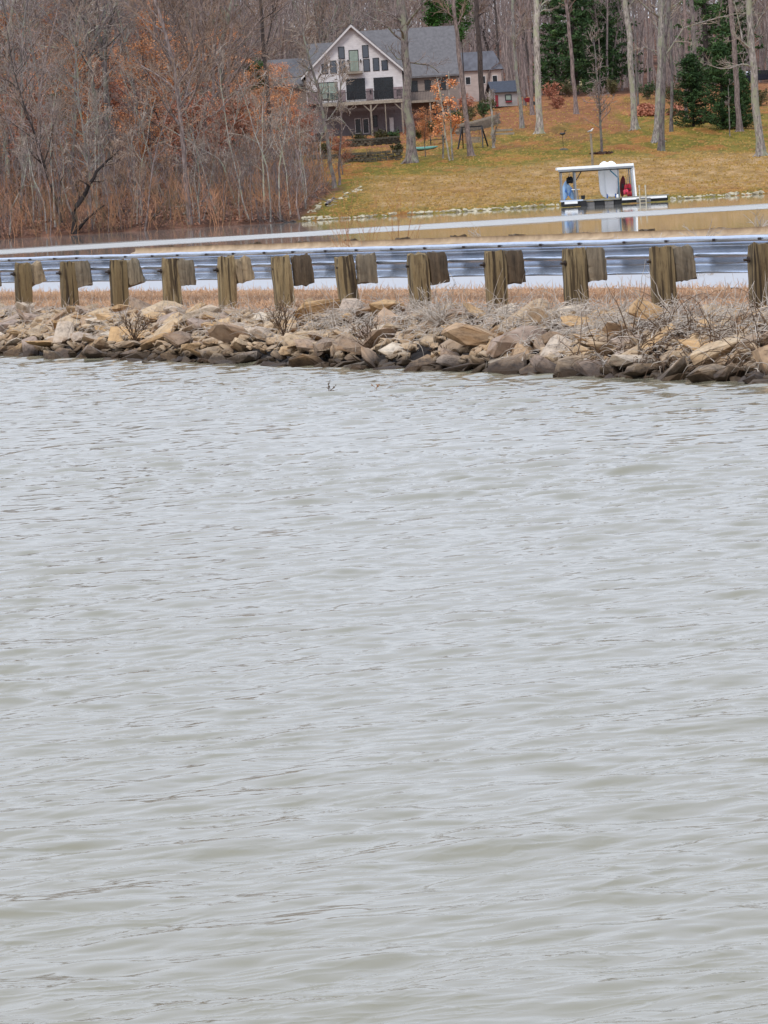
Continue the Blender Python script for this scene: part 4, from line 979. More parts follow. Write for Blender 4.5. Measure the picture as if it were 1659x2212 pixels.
pk = hl(762, 56); xl = hl(662, 200)[0]; xr = hl(871, 200)[0]; ze = (hl(868, 149)[2] + hl(664, 161)[2]) / 2; zd = hl(768, 220)[2]
cx = (xl + xr) / 2; zt = pk[2]
# upper wall with gable, openings left solid: windows sit 2-5 cm proud in their own frames
MB().prism([(xl, zd), (xr, zd), (xr, ze), (cx, zt - .1), (xl, ze)], 0, 11).build("wall", H_wall, house)
MB().prism([(xl + .02, -1.5), (xr - .02, -1.5), (xr - .02, zd - .003), (xl + .02, zd - .003)], .6, 10.9).build("basement_wall", H_base, house)
slope = (zt - ze) / (xr - cx); ov = .45; th = .22
for sg in (-1, 1):
    xe = cx + sg * (xr - cx + ov); zee = ze - slope * ov
    mb = MB(); mb.prism([(cx + .0 * sg, zt), (xe, zee), (xe, zee + th), (cx, zt + th)][::sg], -.55, 11.2); rf = mb.build("roof", H_roof, house)
    mb = MB(); mb.prism([(cx + .003 * sg, zt - .12), (xe, zee - .12), (xe, zee + th - .10), (cx + .003 * sg, zt + th - .10)][::sg], -.60, -.553); mb.build("rake_board", H_trim, house)
# side wings
def wing(name_w, x0, x1, ztop, zeave, y0, y1, yr, zb, label=None):
    mb = MB()
    v = [(x0, y0, zb), (x1, y0, zb), (x1, y1, zb), (x0, y1, zb), (x0, y0, zeave), (x1, y0, zeave), (x1, y1, zeave), (x0, y1, zeave), (x0, yr, ztop - .1), (x1, yr, ztop - .1)]
    mb.add(v, [(0, 1, 5, 4), (1, 2, 6, 5), (2, 3, 7, 6), (3, 0, 4, 7), (4, 5, 9, 8), (6, 7, 8, 9), (5, 6, 9), (7, 4, 8)])
    mb.build("wing_wall", H_wing, house)
    for (ya, za, yb_, zb_) in ((y0 - .5, zeave - .25, yr, ztop), (y1 + .5, zeave - .25, yr, ztop)):
        mb = MB(); v = [(x0 - .3, ya, za), (x1 + .3, ya, za), (x1 + .3, yb_, zb_), (x0 - .3, yb_, zb_)]; v += [(a, b, c_ + .18) for a, b, c_ in v]
        mb.add(v, [(0, 1, 2, 3), (7, 6, 5, 4), (0, 4, 5, 1), (1, 5, 6, 2), (2, 6, 7, 3), (3, 7, 4, 0)]); mb.build("roof", H_roof, house)
wing("a", hl(668, 100)[0], xl + 3.5, hl(700, 92)[2], hl(700, 165)[2], 3.5, 10.5, 7.0, -1)
wing("b", hl(581, 130)[0], hl(668, 130)[0] - .35, hl(620, 127)[2], hl(620, 180)[2], 4.0, 10.0, 7.0, -1.4)
wing("c", cx + .4, hl(984, 60)[0], hl(930, 57)[2], hl(930, 160)[2], 3.0, 11.0, 7.0, -1)
# gutter along the right wing eave and downpipe
# windows
def window(px_, py_, w_, h_, glass, mull=0, kids=True, nm="window", y=-.05, fm=H_frame):
    (x, y_, z), (ww, dd, hh) = hbx(px_, py_, w_, h_, y, .10)
    t = .075; mb = MB()
    mb.box((x - ww / 2 + t / 2, y_, z), (t, dd, hh)); mb.box((x + ww / 2 - t / 2, y_, z), (t, dd, hh)); mb.box((x, y_, z + hh / 2 - t / 2), (ww - 2 * t - .002, dd, t)); mb.box((x, y_, z - hh / 2 + t / 2), (ww - 2 * t - .002, dd, t))
    for k in range(mull): mb.box((x - ww / 2 + ww * (k + 1) / (mull + 1), y_ - .003, z), (t * .9, dd, hh - 2 * t - .004))
    fr = mb.build(nm, fm, house)
    pn = MB().box((x, y_ - .02, z), (ww - 2 * t + .01, .02, hh - 2 * t + .01)).build("pane", glass, fr); return fr
for a in ((737.5, 114.3, 14, 27), (739, 144, 14, 27), (720, 145, 14, 28), (702, 149, 13.5, 22), (789.3, 111.4, 14, 28), (791.8, 141, 14.5, 27), (812.3, 139, 14, 28), (831, 141, 14, 22)): window(*a, M_glass)
window(764.5, 131.4, 21, 47, M_curt, nm="balcony_door")
window(709, 197, 41, 39, M_curt, 1, nm="sliding_door"); window(768.7, 192.4, 41, 45, M_dark, 1, nm="sliding_door"); window(828.8, 190, 42, 46, M_dark, 1, nm="sliding_door")
window(773.5, 272, 14, 33, M_dark, nm="basement_door", y=.52, fm=H_trim); window(790.5, 272, 14, 33, M_dark, nm="basement_door", y=.52, fm=H_trim); window(811, 262, 9, 25, M_dark, nm="window", y=.52)
for a in ((895, 185, 16, 24), (925, 182, 14, 22), (955, 180, 18, 24)): window(*a, M_dark, y=2.95)
# stone accents at the deck level
for (a, b) in ((664, 688), (731, 747), (791, 806), (850, 870)):
    (c0, d0) = hbx((a + b) / 2, 206 - ((a + b) / 2 - 768) * .06, b - a, 26, -.06, .055); MB().box(c0, d0).build("stone_facing", H_stone, house)
# wall lamps
for (px_, py_) in ((752, 133), (779, 132), (800, 198)):
    (c0, d0) = hbx(px_, py_, 3.2, 8, -.2, .18); mb = MB().tube([(c0[0], c0[1], c0[2] - .16), (c0[0], c0[1], c0[2] + .12), (c0[0], c0[1], c0[2] + .2)], [.06, .09, .02], 6); mb.box((c0[0], -.04, c0[2]), (.1, .075, .22)); mb.build("wall_lamp", H_frame, house)
# balcony box under the upper door
(c0, d0) = hbx(766.5, 157, 34, 5, -1.0, .99); bal = MB().box(c0, d0).build("balcony", H_deck, house)
mb = MB()
for k in range(10): mb.box((c0[0] - d0[0] / 2 + .05 + k * (d0[0] - .1) / 9, -.96, c0[2] + .60), (.035, .035, .95))
mb.box((c0[0], -.96, c0[2] + 1.1), (d0[0], .06, .05)); mb.build("railing", H_deck, bal)
# deck
x0 = hl(690, 220)[0]; x1 = xr + .1; zt_ = zd - .02
MB().box(((x0 + x1) / 2, -1.55, zt_ - .12), (x1 - x0, 3.0, .2), None).build("deck", H_deck, house)
MB().box(((x0 + x1) / 2, -3.09, zt_ - .17), (x1 - x0 + .05, .06, .34), None).build("deck_beam", plain("pale_beam_wood", lin(168, 156, 138), .8), house)
mb = MB()
for k in range(66): mb.box((x0 + .05 + k * (x1 - x0 - .1) / 65, -3.0, zt_ + .48), (.022, .022, .86))
mb.box(((x0 + x1) / 2, -3.0, zt_ + .94), (x1 - x0, .07, .05)); mb.box(((x0 + x1) / 2, -3.0, zt_ + .06), (x1 - x0, .05, .04))
mb.build("deck_railing", H_rail, house)
for (px_, br) in ((736, 0), (802, 1), (833, 0), (869, 1)):
    x = hl(px_, 250)[0]; mb = MB().box((x, -2.95, (zt_ - .34 - .9) / 2), (.17 if br else .09, .17 if br else .09, zt_ - .34 + .9))
    if br:
        mb.bar((x - .07, -2.95, zt_ - 1.05), (x - .75, -2.95, zt_ - .36), .1)
        if px_ < 860: mb.bar((x + .07, -2.95, zt_ - 1.05), (x + .75, -2.95, zt_ - .36), .1)
    mb.build("deck_post", H_deck, house)
# deck furniture: separate things
def chairthing(px_, label):
    x, _, _ = hl(px_, 200); o = thing("patio_chair", label, "chair", (hb.x + x, hb.y - 1.5, hb.z + zt_ - .02))
    MB().box((0, 0, .42), (.5, .5, .06)).build("seat", H_rail, o); mb = MB()
    for a in (-.22, .22):
        for b in (-.22, .22): mb.box((a, b, .2), (.04, .04, .385))
    mb.build("legs", H_rail, o); mb = MB().bar((-.22, .24, .46), (-.22, .34, .98), .04); mb.bar((.22, .24, .46), (.22, .34, .98), .04)
    for k in range(4): mb.box((0, .27 + .02 * k, .55 + .12 * k), (.44, .03, .06))
    mb.build("backrest", H_rail, o); return o
chairthing(712, "dark metal chair on the deck by the curtained sliding door"); chairthing(722, "dark chair on the deck between the curtained door and the middle door"); chairthing(812, "dark chair on the deck by the right sliding door"); chairthing(862, "dark chair at the right end of the deck"); chairthing(760, "dark chair on the deck in front of the middle sliding door")
x, _, z = hl(846, 267); o = MB().box((0, 0, .75), (.42, .10, 1.5)).box((0, -.06, .75), (.34, .02, 1.4)).build("white_panel", H_trim, None, .01); o.location = (hb.x + x, hb.y + .0, hb.z + 0.0); tag(o, "narrow white panel leaning under the right end of the deck", "panel")
x, _, z = hl(730, 88); sat = thing("satellite_dish", "small pale satellite dish on the left side of the roof ridge", "satellite dish", (hb.x + hl(732, 92)[0], hb.y + 6.8, hb.z + hl(732, 92)[2] - .2))
mb = MB().tube([(0, 0, -.2), (0, 0, .3)], .03, 6); mb.build("mast", H_frame, sat)
mb = MB(); n = 14; vs = [(0, -.02, .42)]
for rr_, yy_ in ((.18, -.05), (.34, -.12)): vs += [(rr_ * math.cos(2 * PI * k / n), yy_, .42 + rr_ * math.sin(2 * PI * k / n)) for k in range(n)]
mb.add(vs, [(0, 1 + k, 1 + (k + 1) % n) for k in range(n)] + [(1 + k, 1 + n + k, 1 + n + (k + 1) % n, 1 + (k + 1) % n) for k in range(n)]); mb.build("dish", H_trim, sat)
# hot tub
p = at(689, 300, 492); tub = thing("hot_tub", "covered grey hot tub below the left corner of the house", "hot tub", (p.x, 492, p.z - .3))
MB().box((0, 0, .42), (1.75, 1.6, .8)).build("cabinet", plain("dark_tub_panels", lin(52, 46, 44), .7), tub, .03); MB().box((0, 0, .89), (1.85, 1.7, .13)).build("cover", plain("grey_vinyl_cover", lin(140, 132, 130), .6), tub, .04)
mb = MB(); mb.box((0, -1.1, -.1), (2.6, 1.0, .12)); 
for a in (-1.15, 0, 1.15): mb.box((a, -1.5, -.6), (.12, .12, .87))
mb.build("platform", H_deck, tub)
# second building right of the house
p = at(1040, 190, 535); ann = thing("garage", "pinkish outbuilding with a pale grey roof right of the house behind the pine trunk", "building", (p.x, 535, p.z))
g_w = 84 * 535 / F; g_h = 38 * 535 / F; 
MB().box((0, 3, g_h / 2 - 2), (g_w * 1.05, 6, g_h + 4)).build("wall", siding("pale_pink_siding", lin(196, 178, 168)), ann)
MB().prism([(-g_w / 2 - .4, g_h), (g_w / 2 + .4, g_h), (g_w / 2 - .6, g_h + 2.0), (-g_w / 2 + .1, g_h + 2.0)], -.3, 6.3).build("roof", plain("pale_grey_roof", lin(126, 130, 140), .8, 0, .25, 2), ann)
for a in (-1.4, 0.2, 1.5):
    f_ = MB().box((a, -.02, g_h * .45), (.6, .06, .9)).build("window", H_trim, ann); MB().box((a, -.056, g_h * .45), (.48, .01, .76)).build("pane", M_dark, f_)
# cream building behind the lawn
p = at(1272, 182, 640); cb = thing("cream_building", "low cream building glimpsed behind the lawn below the dark pines", "building", (p.x, 640, p.z))
MB().box((0, 2, -.6), (5.2, 4, 3.6)).build("wall", plain("cream_siding", lin(216, 200, 150), .8), cb); MB().prism([(-2.9, 1.2), (2.9, 1.2), (2.3, 2.0), (-2.3, 2.0)], -.3, 4.3).build("roof", H_roof, cb)
for a in (-1.5, .2, 1.6):
    f_ = MB().box((a, -.02, .35), (.7, .06, .8)).build("window", H_trim, cb); MB().box((a, -.056, .35), (.56, .01, .66)).build("pane", M_dark, f_)
# playhouse
p = hit(1094, 232); ph = thing("playhouse", "small grey playhouse with a slate roof and black framed window over a red flower box", "playhouse", (p.x, p.y, p.z), R(14))
k_ = p.y / F; pw_, phh = 52 * k_, 34 * k_
P_w = siding("playhouse_siding", lin(176, 168, 162), .12); P_red = plain("red_paint", lin(140, 34, 44), .6, 0, .15)
mb = MB().box((0, 1, phh / 2 + .12), (pw_, 2.0, phh)); mb.add([(-pw_ / 2, 0, phh + .12), (-pw_ / 2, 2, phh + .12), (-pw_ / 2, 1, phh + .95), (pw_ / 2, 0, phh + .12), (pw_ / 2, 2, phh + .12), (pw_ / 2, 1, phh + .95)], [(0, 1, 2), (3, 5, 4)])
mb.build("wall", P_w, ph)
for (ya, yb_) in ((-.3, 1.0), (2.3, 1.0)):
    mb = MB(); v = [(-pw_ / 2 - .3, ya, phh - .08), (pw_ / 2 + .25, ya, phh - .08), (pw_ / 2 + .25, yb_, phh + 1.02), (-pw_ / 2 - .3, yb_, phh + 1.02)]; v += [(a, b, c_ + .08) for a, b, c_ in v]
    mb.add(v, [(0, 1, 2, 3), (7, 6, 5, 4), (0, 4, 5, 1), (1, 5, 6, 2), (2, 6, 7, 3), (3, 7, 4, 0)]); mb.build("roof", plain("playhouse_shingles", lin(70, 74, 84), .85, 0, .2, 5), ph)
x = .25; zc = phh * .62
f_ = MB().box((x - .3, -.03, zc), (.08, .06, .62)).box((x + .3, -.03, zc), (.08, .06, .62)).box((x, -.03, zc + .27), (.52, .06, .08)).box((x, -.03, zc - .27), (.52, .06, .08)).build("window", H_frame, ph); MB().box((x, -.012, zc), (.52, .02, .46)).build("pane", M_curt, f_)
MB().box((x, -.10, zc - .42), (.62, .18, .14)).build("flower_box", P_red, ph, .01)
MB().box((-pw_ / 2 + .22, -.03, phh * .45), (.34, .05, phh * .72)).build("door", P_red, ph, .01); MB().box((-pw_ / 2 + .04, -.025, phh / 2 + .1), (.06, .045, phh * .95)).build("corner_board", H_trim, ph)
mb = MB()
for a in (-pw_ / 2 + .1, 0, pw_ / 2 - .1):
    for b in (.1, 1.9): mb.box((a, b, -.15), (.14, .14, .54))
mb.build("stilt", H_rail, ph)
p = hit(1142, 228); wb = thing("wheelbarrow", "dark red wheelbarrow standing right of the playhouse", "wheelbarrow", tuple(p))
mb = MB(); v = [(-.3, -.25, .35), (.35, -.2, .35), (.35, .2, .35), (-.3, .25, .35), (-.45, -.38, .75), (.5, -.33, .8), (.5, .33, .8), (-.45, .38, .75)]; mb.add(v, [(0, 3, 2, 1), (0, 1, 5, 4), (1, 2, 6, 5), (2, 3, 7, 6), (3, 0, 4, 7)]); mb.build("tray", P_red, wb)
MB().tube([(.5, -.04, .2), (.5, .04, .2)], .2, 14).build("wheel", H_frame, wb); mb = MB()
for sgn in (-1, 1): mb.bar((.5, sgn * .06, .2), (-1.1, sgn * .28, .62), .04); mb.bar((-.35, sgn * .2, .42), (-.4, sgn * .24, 0), .035)
mb.build("handle", H_deck, wb)
# swing frame
p = hit(1022, 320); k_ = p.y / F; sw = thing("swing_frame", "black steel swing frame with a hanging bench on the lawn below the playhouse", "swing", tuple(p), R(-18))
hw, hh = 22 * k_, 46 * k_; mb = MB()
for sgn in (-1, 1):
    mb.bar((sgn * hw, 0, hh), (sgn * (hw + .25), -.8, 0), .10); mb.bar((sgn * hw, 0, hh), (sgn * (hw + .25), .8, 0), .10); mb.bar((sgn * (hw + .12), -.42, hh * .45), (sgn * (hw + .12), .42, hh * .45), .07)
mb.bar((-hw - .05, 0, hh), (hw + .05, 0, hh), .11); mb.build("frame", H_rail, sw)
mb = MB(); 
for k in range(5): mb.box((0, -.22 + .11 * k, .45), (1.3, .09, .03))
for k in range(4): mb.box((0, .28, .55 + .12 * k), (1.3, .03, .09))
st_ = mb.build("seat", H_deck, sw); mb = MB()
for a in (-.62, .62): mb.bar((a, -.2, .46), (a, 0, hh), .02); mb.bar((a, .27, .9), (a, 0, hh), .02)
mb.build("chain", H_rail, sw)
# retaining walls under the house: stone wall, timber terraces
M_drys = plain("mossy_dry_stone", lin(92, 86, 72), .95, 0, .5, 6, 1)
def strip_wall(name, label, pxs, h_, mat, dep=.6, cat="retaining wall", jag=.06, y=None):
    pts = [hit(*q) if y is None else Vector((at(*q, y).x, y, ht(at(*q, y).x, y))) for q in pxs]; org = pts[0].copy(); mb = MB()
    for a, b in zip(pts[:-1], pts[1:]):
        n_ = max(2, int((b - a).length / .45)); rows = max(1, int(h_ / .22))
        for i in range(n_):
            for r_ in range(rows):
                t = (i + .5 + (.25 if r_ % 2 else -.25)) / n_; q = a.lerp(b, min(max(t, 0), 1)) - org
                mb.box((q.x + gh.normal() * .03, q.y + gh.normal() * jag, q.z - .15 + (r_ + .5) * h_ / rows), ((b - a).length / n_ * gh.uniform(.8, .99), dep, h_ / rows * gh.uniform(.82, 1.0)), Matrix.Rotation(gh.normal() * .05, 3, 'Y'))
    o = mb.build(name, mat, None, .02); o.location = org; return tag(o, label, cat)
strip_wall("stone_wall", "long low dry stone retaining wall at the foot of the house terrace", [(742, 352), (800, 350), (868, 344)], 1.0, M_drys)
strip_wall("stone_wall", "upper stone retaining wall just below the basement doors", [(745, 318), (800, 316), (862, 310)], .9, M_drys)
strip_wall("stone_wall", "short terrace wall left of the lawn below the hot tub", [(672, 345), (735, 342)], .55, M_drys)
strip_wall("picket_fence", "grey weathered board fence behind the swing frame", [(985, 292), (1030, 282), (1078, 268)], 1.1, H_deck, .06, "fence", .01)
p = hit(1085, 292); o = MB().box((0, 0, .1), (2.2, .25, .2)).box((.1, .9, .45), (1.8, .25, .2)).box((-.9, .45, .2), (.2, 1.2, .4)).build("timber_steps", H_deck, None, .02); o.location = p; tag(o, "low timber steps at the right end of the board fence", "steps")
p = hit(945, 312); o = thing("picnic_table", "dark wooden picnic table left of the swing frame", "table", tuple(p)); MB().box((0, 0, .74), (1.6, .7, .05)).build("tabletop", H_rail, o); mb = MB().box((0, -.65, .44), (1.6, .26, .04)).box((0, .65, .44), (1.6, .26, .04)); mb.build("bench", H_rail, o); mb = MB()
for a in (-.6, .6): mb.bar((a, -.6, 0), (a, -.2, .72), .08); mb.bar((a, .6, 0), (a, .2, .72), .08); mb.box((a + .045, 0, .39), (.05, 1.5, .08))
mb.build("leg", H_rail, o)
def hull(L_, wd, ht_, n=14, m=10, rocker=.12, blunt=False):
    V = []
    for i in range(n + 1):
        t = i / n * 2 - 1; ww = wd / 2 * max(0.02, (1 - abs(t) ** 2.6)) ** .8; hh_ = ht_ / 2 * max(.05, (1 - abs(t) ** 3)) ** .7
        if blunt: ww = wd / 2 * max(.05, 1 - abs(t) ** 5) ** .55
        for k in range(m): a = 2 * PI * k / m; V.append((t * L_ / 2, math.cos(a) * ww, math.sin(a) * hh_ + rocker * t * t))
    Fq = [(i * m + k, i * m + (k + 1) % m, (i + 1) * m + (k + 1) % m, (i + 1) * m + k) for i in range(n) for k in range(m)]
    Fq += [tuple(range(m))[::-1], tuple(n * m + k for k in range(m))]; return V, Fq
V, Fq = hull(2.6, .75, .35); p = hit(915, 325); mb = MB(); mb.add(V, Fq); kt = mb.build("canoe", plain("teal_plastic", lin(96, 150, 132), .4), None, 0, True); kt.location = (p.x, p.y, p.z + .16); tag(kt, "pale teal upturned boat lying on the lawn right of the big dark tree", "boat")
# mulch ring under the young tree, brush pile, garden statue
def mound(name, label, px_, py_, r_, h_, mat, cat, n=500, sz=.12):
    p = hit(px_, py_); a = gh.uniform(0, 2 * PI, n); q = np.sqrt(gh.random(n)) * r_; Cn = np.stack([np.cos(a) * q, np.sin(a) * q * 1.6, (1 - (q / r_) ** 2) * h_ * gh.random(n) + .03], -1)
    V, T = quads(Cn, sz, gh, .3, .7); b = MB().tube([(0, 0, -.05), (0, 0, h_ * .5), (0, 0, h_ * .8)], [r_ * .95, r_ * .7, r_ * .2], 14); b.v = [tuple(v_) for v_ in b.v]
    t = thing(name, label, cat, tuple(p)); b.build("core", mat, t); link("surface", mesh_np("surface", V, T, mat), t); return t
mound("mulch_ring", "round bed of dark mulch around the foot of the young tree", 1300, 332, .95, .10, plain("dark_mulch", lin(84, 60, 50), .95), "mulch bed")
mound("leaf_pile", "heap of reddish leaves behind the lawn between two pale trees", 1395, 250, 1.6, 1.2, L_russet, "leaf pile", 2600, .13)
mound("leaf_pile", "smaller pinkish leaf heap just left of the dark cedars", 1462, 248, 1.0, 1.0, L_russet, "leaf pile", 1500, .13)
mound("leaf_pile", "low russet leaf heap at the foot of the cedars", 1530, 262, 1.2, .8, L_russet, "leaf pile", 1200, .12)
p = hit(1217, 324); st_ = thing("garden_ornament", "small dark bird ornament on a thin stake above a low mound on the lawn", "ornament", tuple(p)); MB().tube([(0, 0, 0), (0, 0, 1.3)], .02, 6).build("stake", H_rail, st_)
V, Fq = hull(.5, .22, .2, 8, 8, .03); mb = MB(); mb.add([(x_, y_, z_ + 1.35) for x_, y_, z_ in V], Fq); mb.tube([(.15, 0, 1.42), (.24, 0, 1.62), (.34, 0, 1.62)], [.05, .06, .02], 6); mb.build("bird_shape", H_rail, st_)
mb = MB().tube([(0, 0, -.02), (0, 0, .1), (0, 0, .16)], [.45, .35, .1], 10); mb.build("mound", M_drys, st_)
# post with a gull
p = hit(1280, 360); po = MB().tube([(0, 0, -.1), (0.02, 0, 1.0), (0, 0, 2.5)], [.10, .095, .085], 10).tube([(0, 0, 2.5), (0, 0, 2.56)], [.12, .12], 10).build("wooden_post", H_deck, None); po.location = p; tag(po, "lone grey wooden post with a white gull on top behind the boathouse", "post")
gu = thing("gull", "white gull perched on top of the lone wooden post", "bird", (p.x, p.y, p.z + 2.55)); M_white = plain("white_feathers", lin(226, 224, 220), .7, 0, .05)
mb = MB().tube([(-.26, 0, .13), (-.16, 0, .17), (0, 0, .2), (.10, 0, .26), (.14, 0, .34), (.19, 0, .37), (.24, 0, .36)], [.01, .06, .085, .07, .045, .05, .02], 10); mb.build("body", M_white, gu, 0, True)
MB().tube([(-.28, -.05, .15), (-.1, -.08, .2), (.05, -.07, .22)], [.01, .045, .03], 6).build("wing", plain("grey_wing_feathers", lin(150, 154, 160), .7), gu); MB().tube([(.24, 0, .36), (.31, 0, .345)], [.016, .004], 6).build("beak", plain("yellow_beak", lin(210, 160, 50), .5), gu)
MB().tube([(0, -.03, 0), (0, -.03, .13)], .008, 5).tube([(0, .03, 0), (0, .03, .13)], .008, 5).build("legs", plain("yellow_leg", lin(200, 160, 60), .5), gu)
# vehicles glimpsed at the right
def car(px_, py_, y, rz, mat, label):
    p = at(px_, py_, y); z = ht(p.x, y); t = thing("parked_car", label, "car", (p.x, y, z), rz)
    prof_ = [(-2.2, .35), (2.15, .35), (2.2, .75), (1.2, .92), (.6, 1.42), (-1.1, 1.46), (-1.9, .98), (-2.2, .9)]
    MB().prism(prof_, -.88, .88).build("body", mat, t, .05); mb = MB()
    mb.prism([(1.05, .95), (.55, 1.36), (-1.05, 1.40), (-1.7, 1.0)], -.895, .895); mb.build("side_window", M_dark, t)
    for a in (-1.35, 1.35):
        for b in (-.85, .85):
            wh = MB().tube([(a, b - .1, .33), (a, b + .1, .33)], .33, 16).build("wheel", H_frame, t); MB().tube([(a, b - .112, .33), (a, b + .112, .33)], .18, 10).build("rim", H_trim, wh)
    MB().box((2.19, -.6, .68), (.05, .3, .14)).build("headlight", H_trim, t); MB().box((2.19, .6, .68), (.05, .3, .14)).build("headlight", H_trim, t)
car(1650, 205, 560, R(10), plain("dark_blue_paint", lin(34, 38, 54), .3, .3), "dark blue car parked behind the trees at the right edge")
car(1612, 190, 575, R(80), plain("white_paint", lin(222, 222, 224), .35), "white car mostly hidden behind the pale tree at the right edge")

# ------------------------------------------------------------------ boathouse dock
DY = 300.0; K = 1 / (4.608) * (1659 / 1920) * DY / F
dk = onz(1213, 451, 0); DX = dk.x * DY / dk.y
Dk = Vector((DX, DY, 0))
def U(c): return (c - 205) * K
M_wht = plain("white_aluminium", (.86, .86, .85, 1), .45, .1, .06); M_blkf = plain("black_float_plastic", lin(22, 22, 24), .6); M_gfl = plain("grey_float_plastic", lin(120, 118, 116), .6)
M_alu = plain("grey_aluminium", lin(150, 152, 154), .4, .5, .1); M_tan = plain("tan_ladder_plastic", lin(206, 196, 172), .5); M_dkw = plain("pale_dock_boards", lin(150, 148, 138), .8, 0, .2)
dock = thing("floating_dock", "floating dock on black floats with a flat white roof at the far shore", "dock", tuple(Dk))
MB().box((U(340), 0, .18), (U(470) - U(205), 2.2, .30)).box((U(452), -1.14, .15), (.36, .3, .40)).build("float", M_blkf, dock, .03)
MB().box((U(310), -1.125, .28), (U(385) - U(235), .045, .17)).build("side_board", M_wht, dock, .01)
for a, b, m_ in ((475, 580, M_gfl), (585, 690, M_blkf), (695, 800, M_gfl), (805, 890, M_blkf)): MB().box((U((a + b) / 2), 0, .13), (U(b) - U(a), 2.0, .28 if m_ is M_gfl else .34)).build("float", m_, dock, .02)
MB().box((U(645), 0, .345), (U(880) - U(420), 2.2, .10)).build("deck", M_dkw, dock, .01)
MB().box((U(320), 0, .385), (U(460) - U(200), 2.3, .09)).build("deck", M_rail, dock, .01)
MB().box((U(1155), 0, .405), (U(1440) - U(872), 2.3, .06)).build("deck", M_dkw, dock, .01)
MB().box((U(1152), -1.16, .30), (U(1405) - U(890), .06, .13)).build("side_board", M_wht, dock, .01)
MB().box((U(1150), 0, .20), (U(1430) - U(885), 2.1, .28)).build("float", M_blkf, dock, .03)
MB().box((U(1140), -1.19, .16), (U(1225) - U(1060), .10, .26)).build("float_end", M_gfl, dock, .02)
ztop = .42 + 1.92
rf = MB().box((U(610), 0, ztop), (U(1052) - U(172), 2.5, .17)).build("roof", M_wht, dock, .02)
MB().box((U(610), -1.22, ztop - .125), (U(1040) - U(182), .06, .12)).build("gutter", M_alu, rf, .01); MB().box((U(610), -1.15, ztop - .22), (U(1030) - U(200), .08, .06)).build("beam", M_blkf, rf)
for c_, w_, m_ in ((216, .07, M_alu), (372, .09, M_alu), (866, .10, M_alu), (1008, .07, M_alu), (1044, .10, M_wht)):
    for y_ in (-1.08, 1.08):
        mb = MB().bar((U(c_ + (14 if c_ > 1000 else 0)), y_, .42), (U(c_), y_, ztop - .06), w_); mb.build("post", m_, dock)
MB().bar((U(380), -1.08, ztop - .75), (U(445), -1.08, ztop - .24), .06).build("brace", H_rail, dock)
MB().bar((U(862), -1.08, ztop - .72), (U(775), -1.08, ztop - .26), .07).build("brace", plain("teal_strap", lin(40, 96, 120), .6), dock); MB().bar((U(862), -1.13, .5), (U(864), -1.13, ztop - .72), .05).build("hose", bpy.data.materials["teal_strap"], dock)
mb = MB()
for c_ in (1097, 1167): mb.tube([(U(c_), -1.30, -.35), (U(c_), -1.30, .95)], .035, 8); mb.tube([(U(c_), -1.30, .93), (U(c_), -1.30, 1.08)], [.055, .05], 8)
for z_ in (-.2, .0, .2, .4): mb.box((U(1132), -1.30, z_), (U(1167) - U(1097) - .06, .06, .04))
mb.build("ladder", M_tan, dock)
for c_ in (730, 826): MB().tube([(U(c_), -.95, .40), (U(c_), -.95, .66)], .04, 8).build("mooring_post", plain("blue_plastic", lin(50, 92, 160), .5), dock)
mb = MB(); mb.tube([(U(848), -1.05, .42), (U(848), -1.05, .55), (U(848), -1.05, .62)], [.09, .1, .03], 10); mb.build("bollard_cap", M_wht, dock)
def standing_hull(name, label, cat, u, y_, z0, L_, wd, th_, mat, lean, rz=0.0, yl=0.0, fin=None):
    V, Fq = hull(L_, wd, th_, 18, 12, .05, mat is M_pad); t = thing(name, label, cat, (Dk.x + u, Dk.y + y_, z0), rz); mb = MB()
    q = Matrix.Rotation(lean, 3, 'Y') @ Matrix.Rotation(-PI / 2, 3, 'Y') @ Matrix.Rotation(PI / 2, 3, 'X')
    P_ = [q @ Vector(v_) for v_ in V]; zmin = min(v_.z for v_ in P_); mb.add([v_ - Vector((0, 0, zmin)) for v_ in P_], Fq); b = mb.build("hull", mat, t, 0, True)
    return t, q, zmin
M_pad = plain("white_board", (.93, .94, .96, 1), .45, 0, .02)
for u_, y_, lab, ln in ((U(730), -.45, "left of two white paddleboards standing upright under the boathouse roof", -.02), (U(798), -.6, "right of two white paddleboards standing upright under the boathouse roof", .03)):
    t, q, zm = standing_hull("paddleboard", lab, "paddleboard", u_, y_ + .75, .43, 2.20, .80, .12, M_pad, ln)
    mb = MB().box((.0, .09, .38), (.02, .14, .2)); mb.build("fin", M_gfl, t)
M_lb = plain("pale_blue_plastic", lin(150, 184, 218), .4, 0, .15, 3); M_mb = plain("mid_blue_plastic", lin(60, 112, 184), .4)
t, q, zm = standing_hull("kayak", "pale blue kayak leaning at the left end of the boathouse", "kayak", U(262), -.3, .43, 1.25, .42, .30, M_lb, .18); MB().tube([(.02, -.13, .5), (.08, -.17, .75)], [.09, .07], 8).build("cockpit_rim", M_mb, t)
t, q, zm = standing_hull("kayak", "darker blue striped kayak leaning right of the pale blue one", "kayak", U(310), -.5, .43, 1.05, .36, .28, plain("blue_grey_plastic", lin(120, 150, 180), .4, 0, .3, 4), -.30); MB().bar((-.1, -.15, .25), (.12, -.15, .75), .06).build("stripe", M_mb, t)
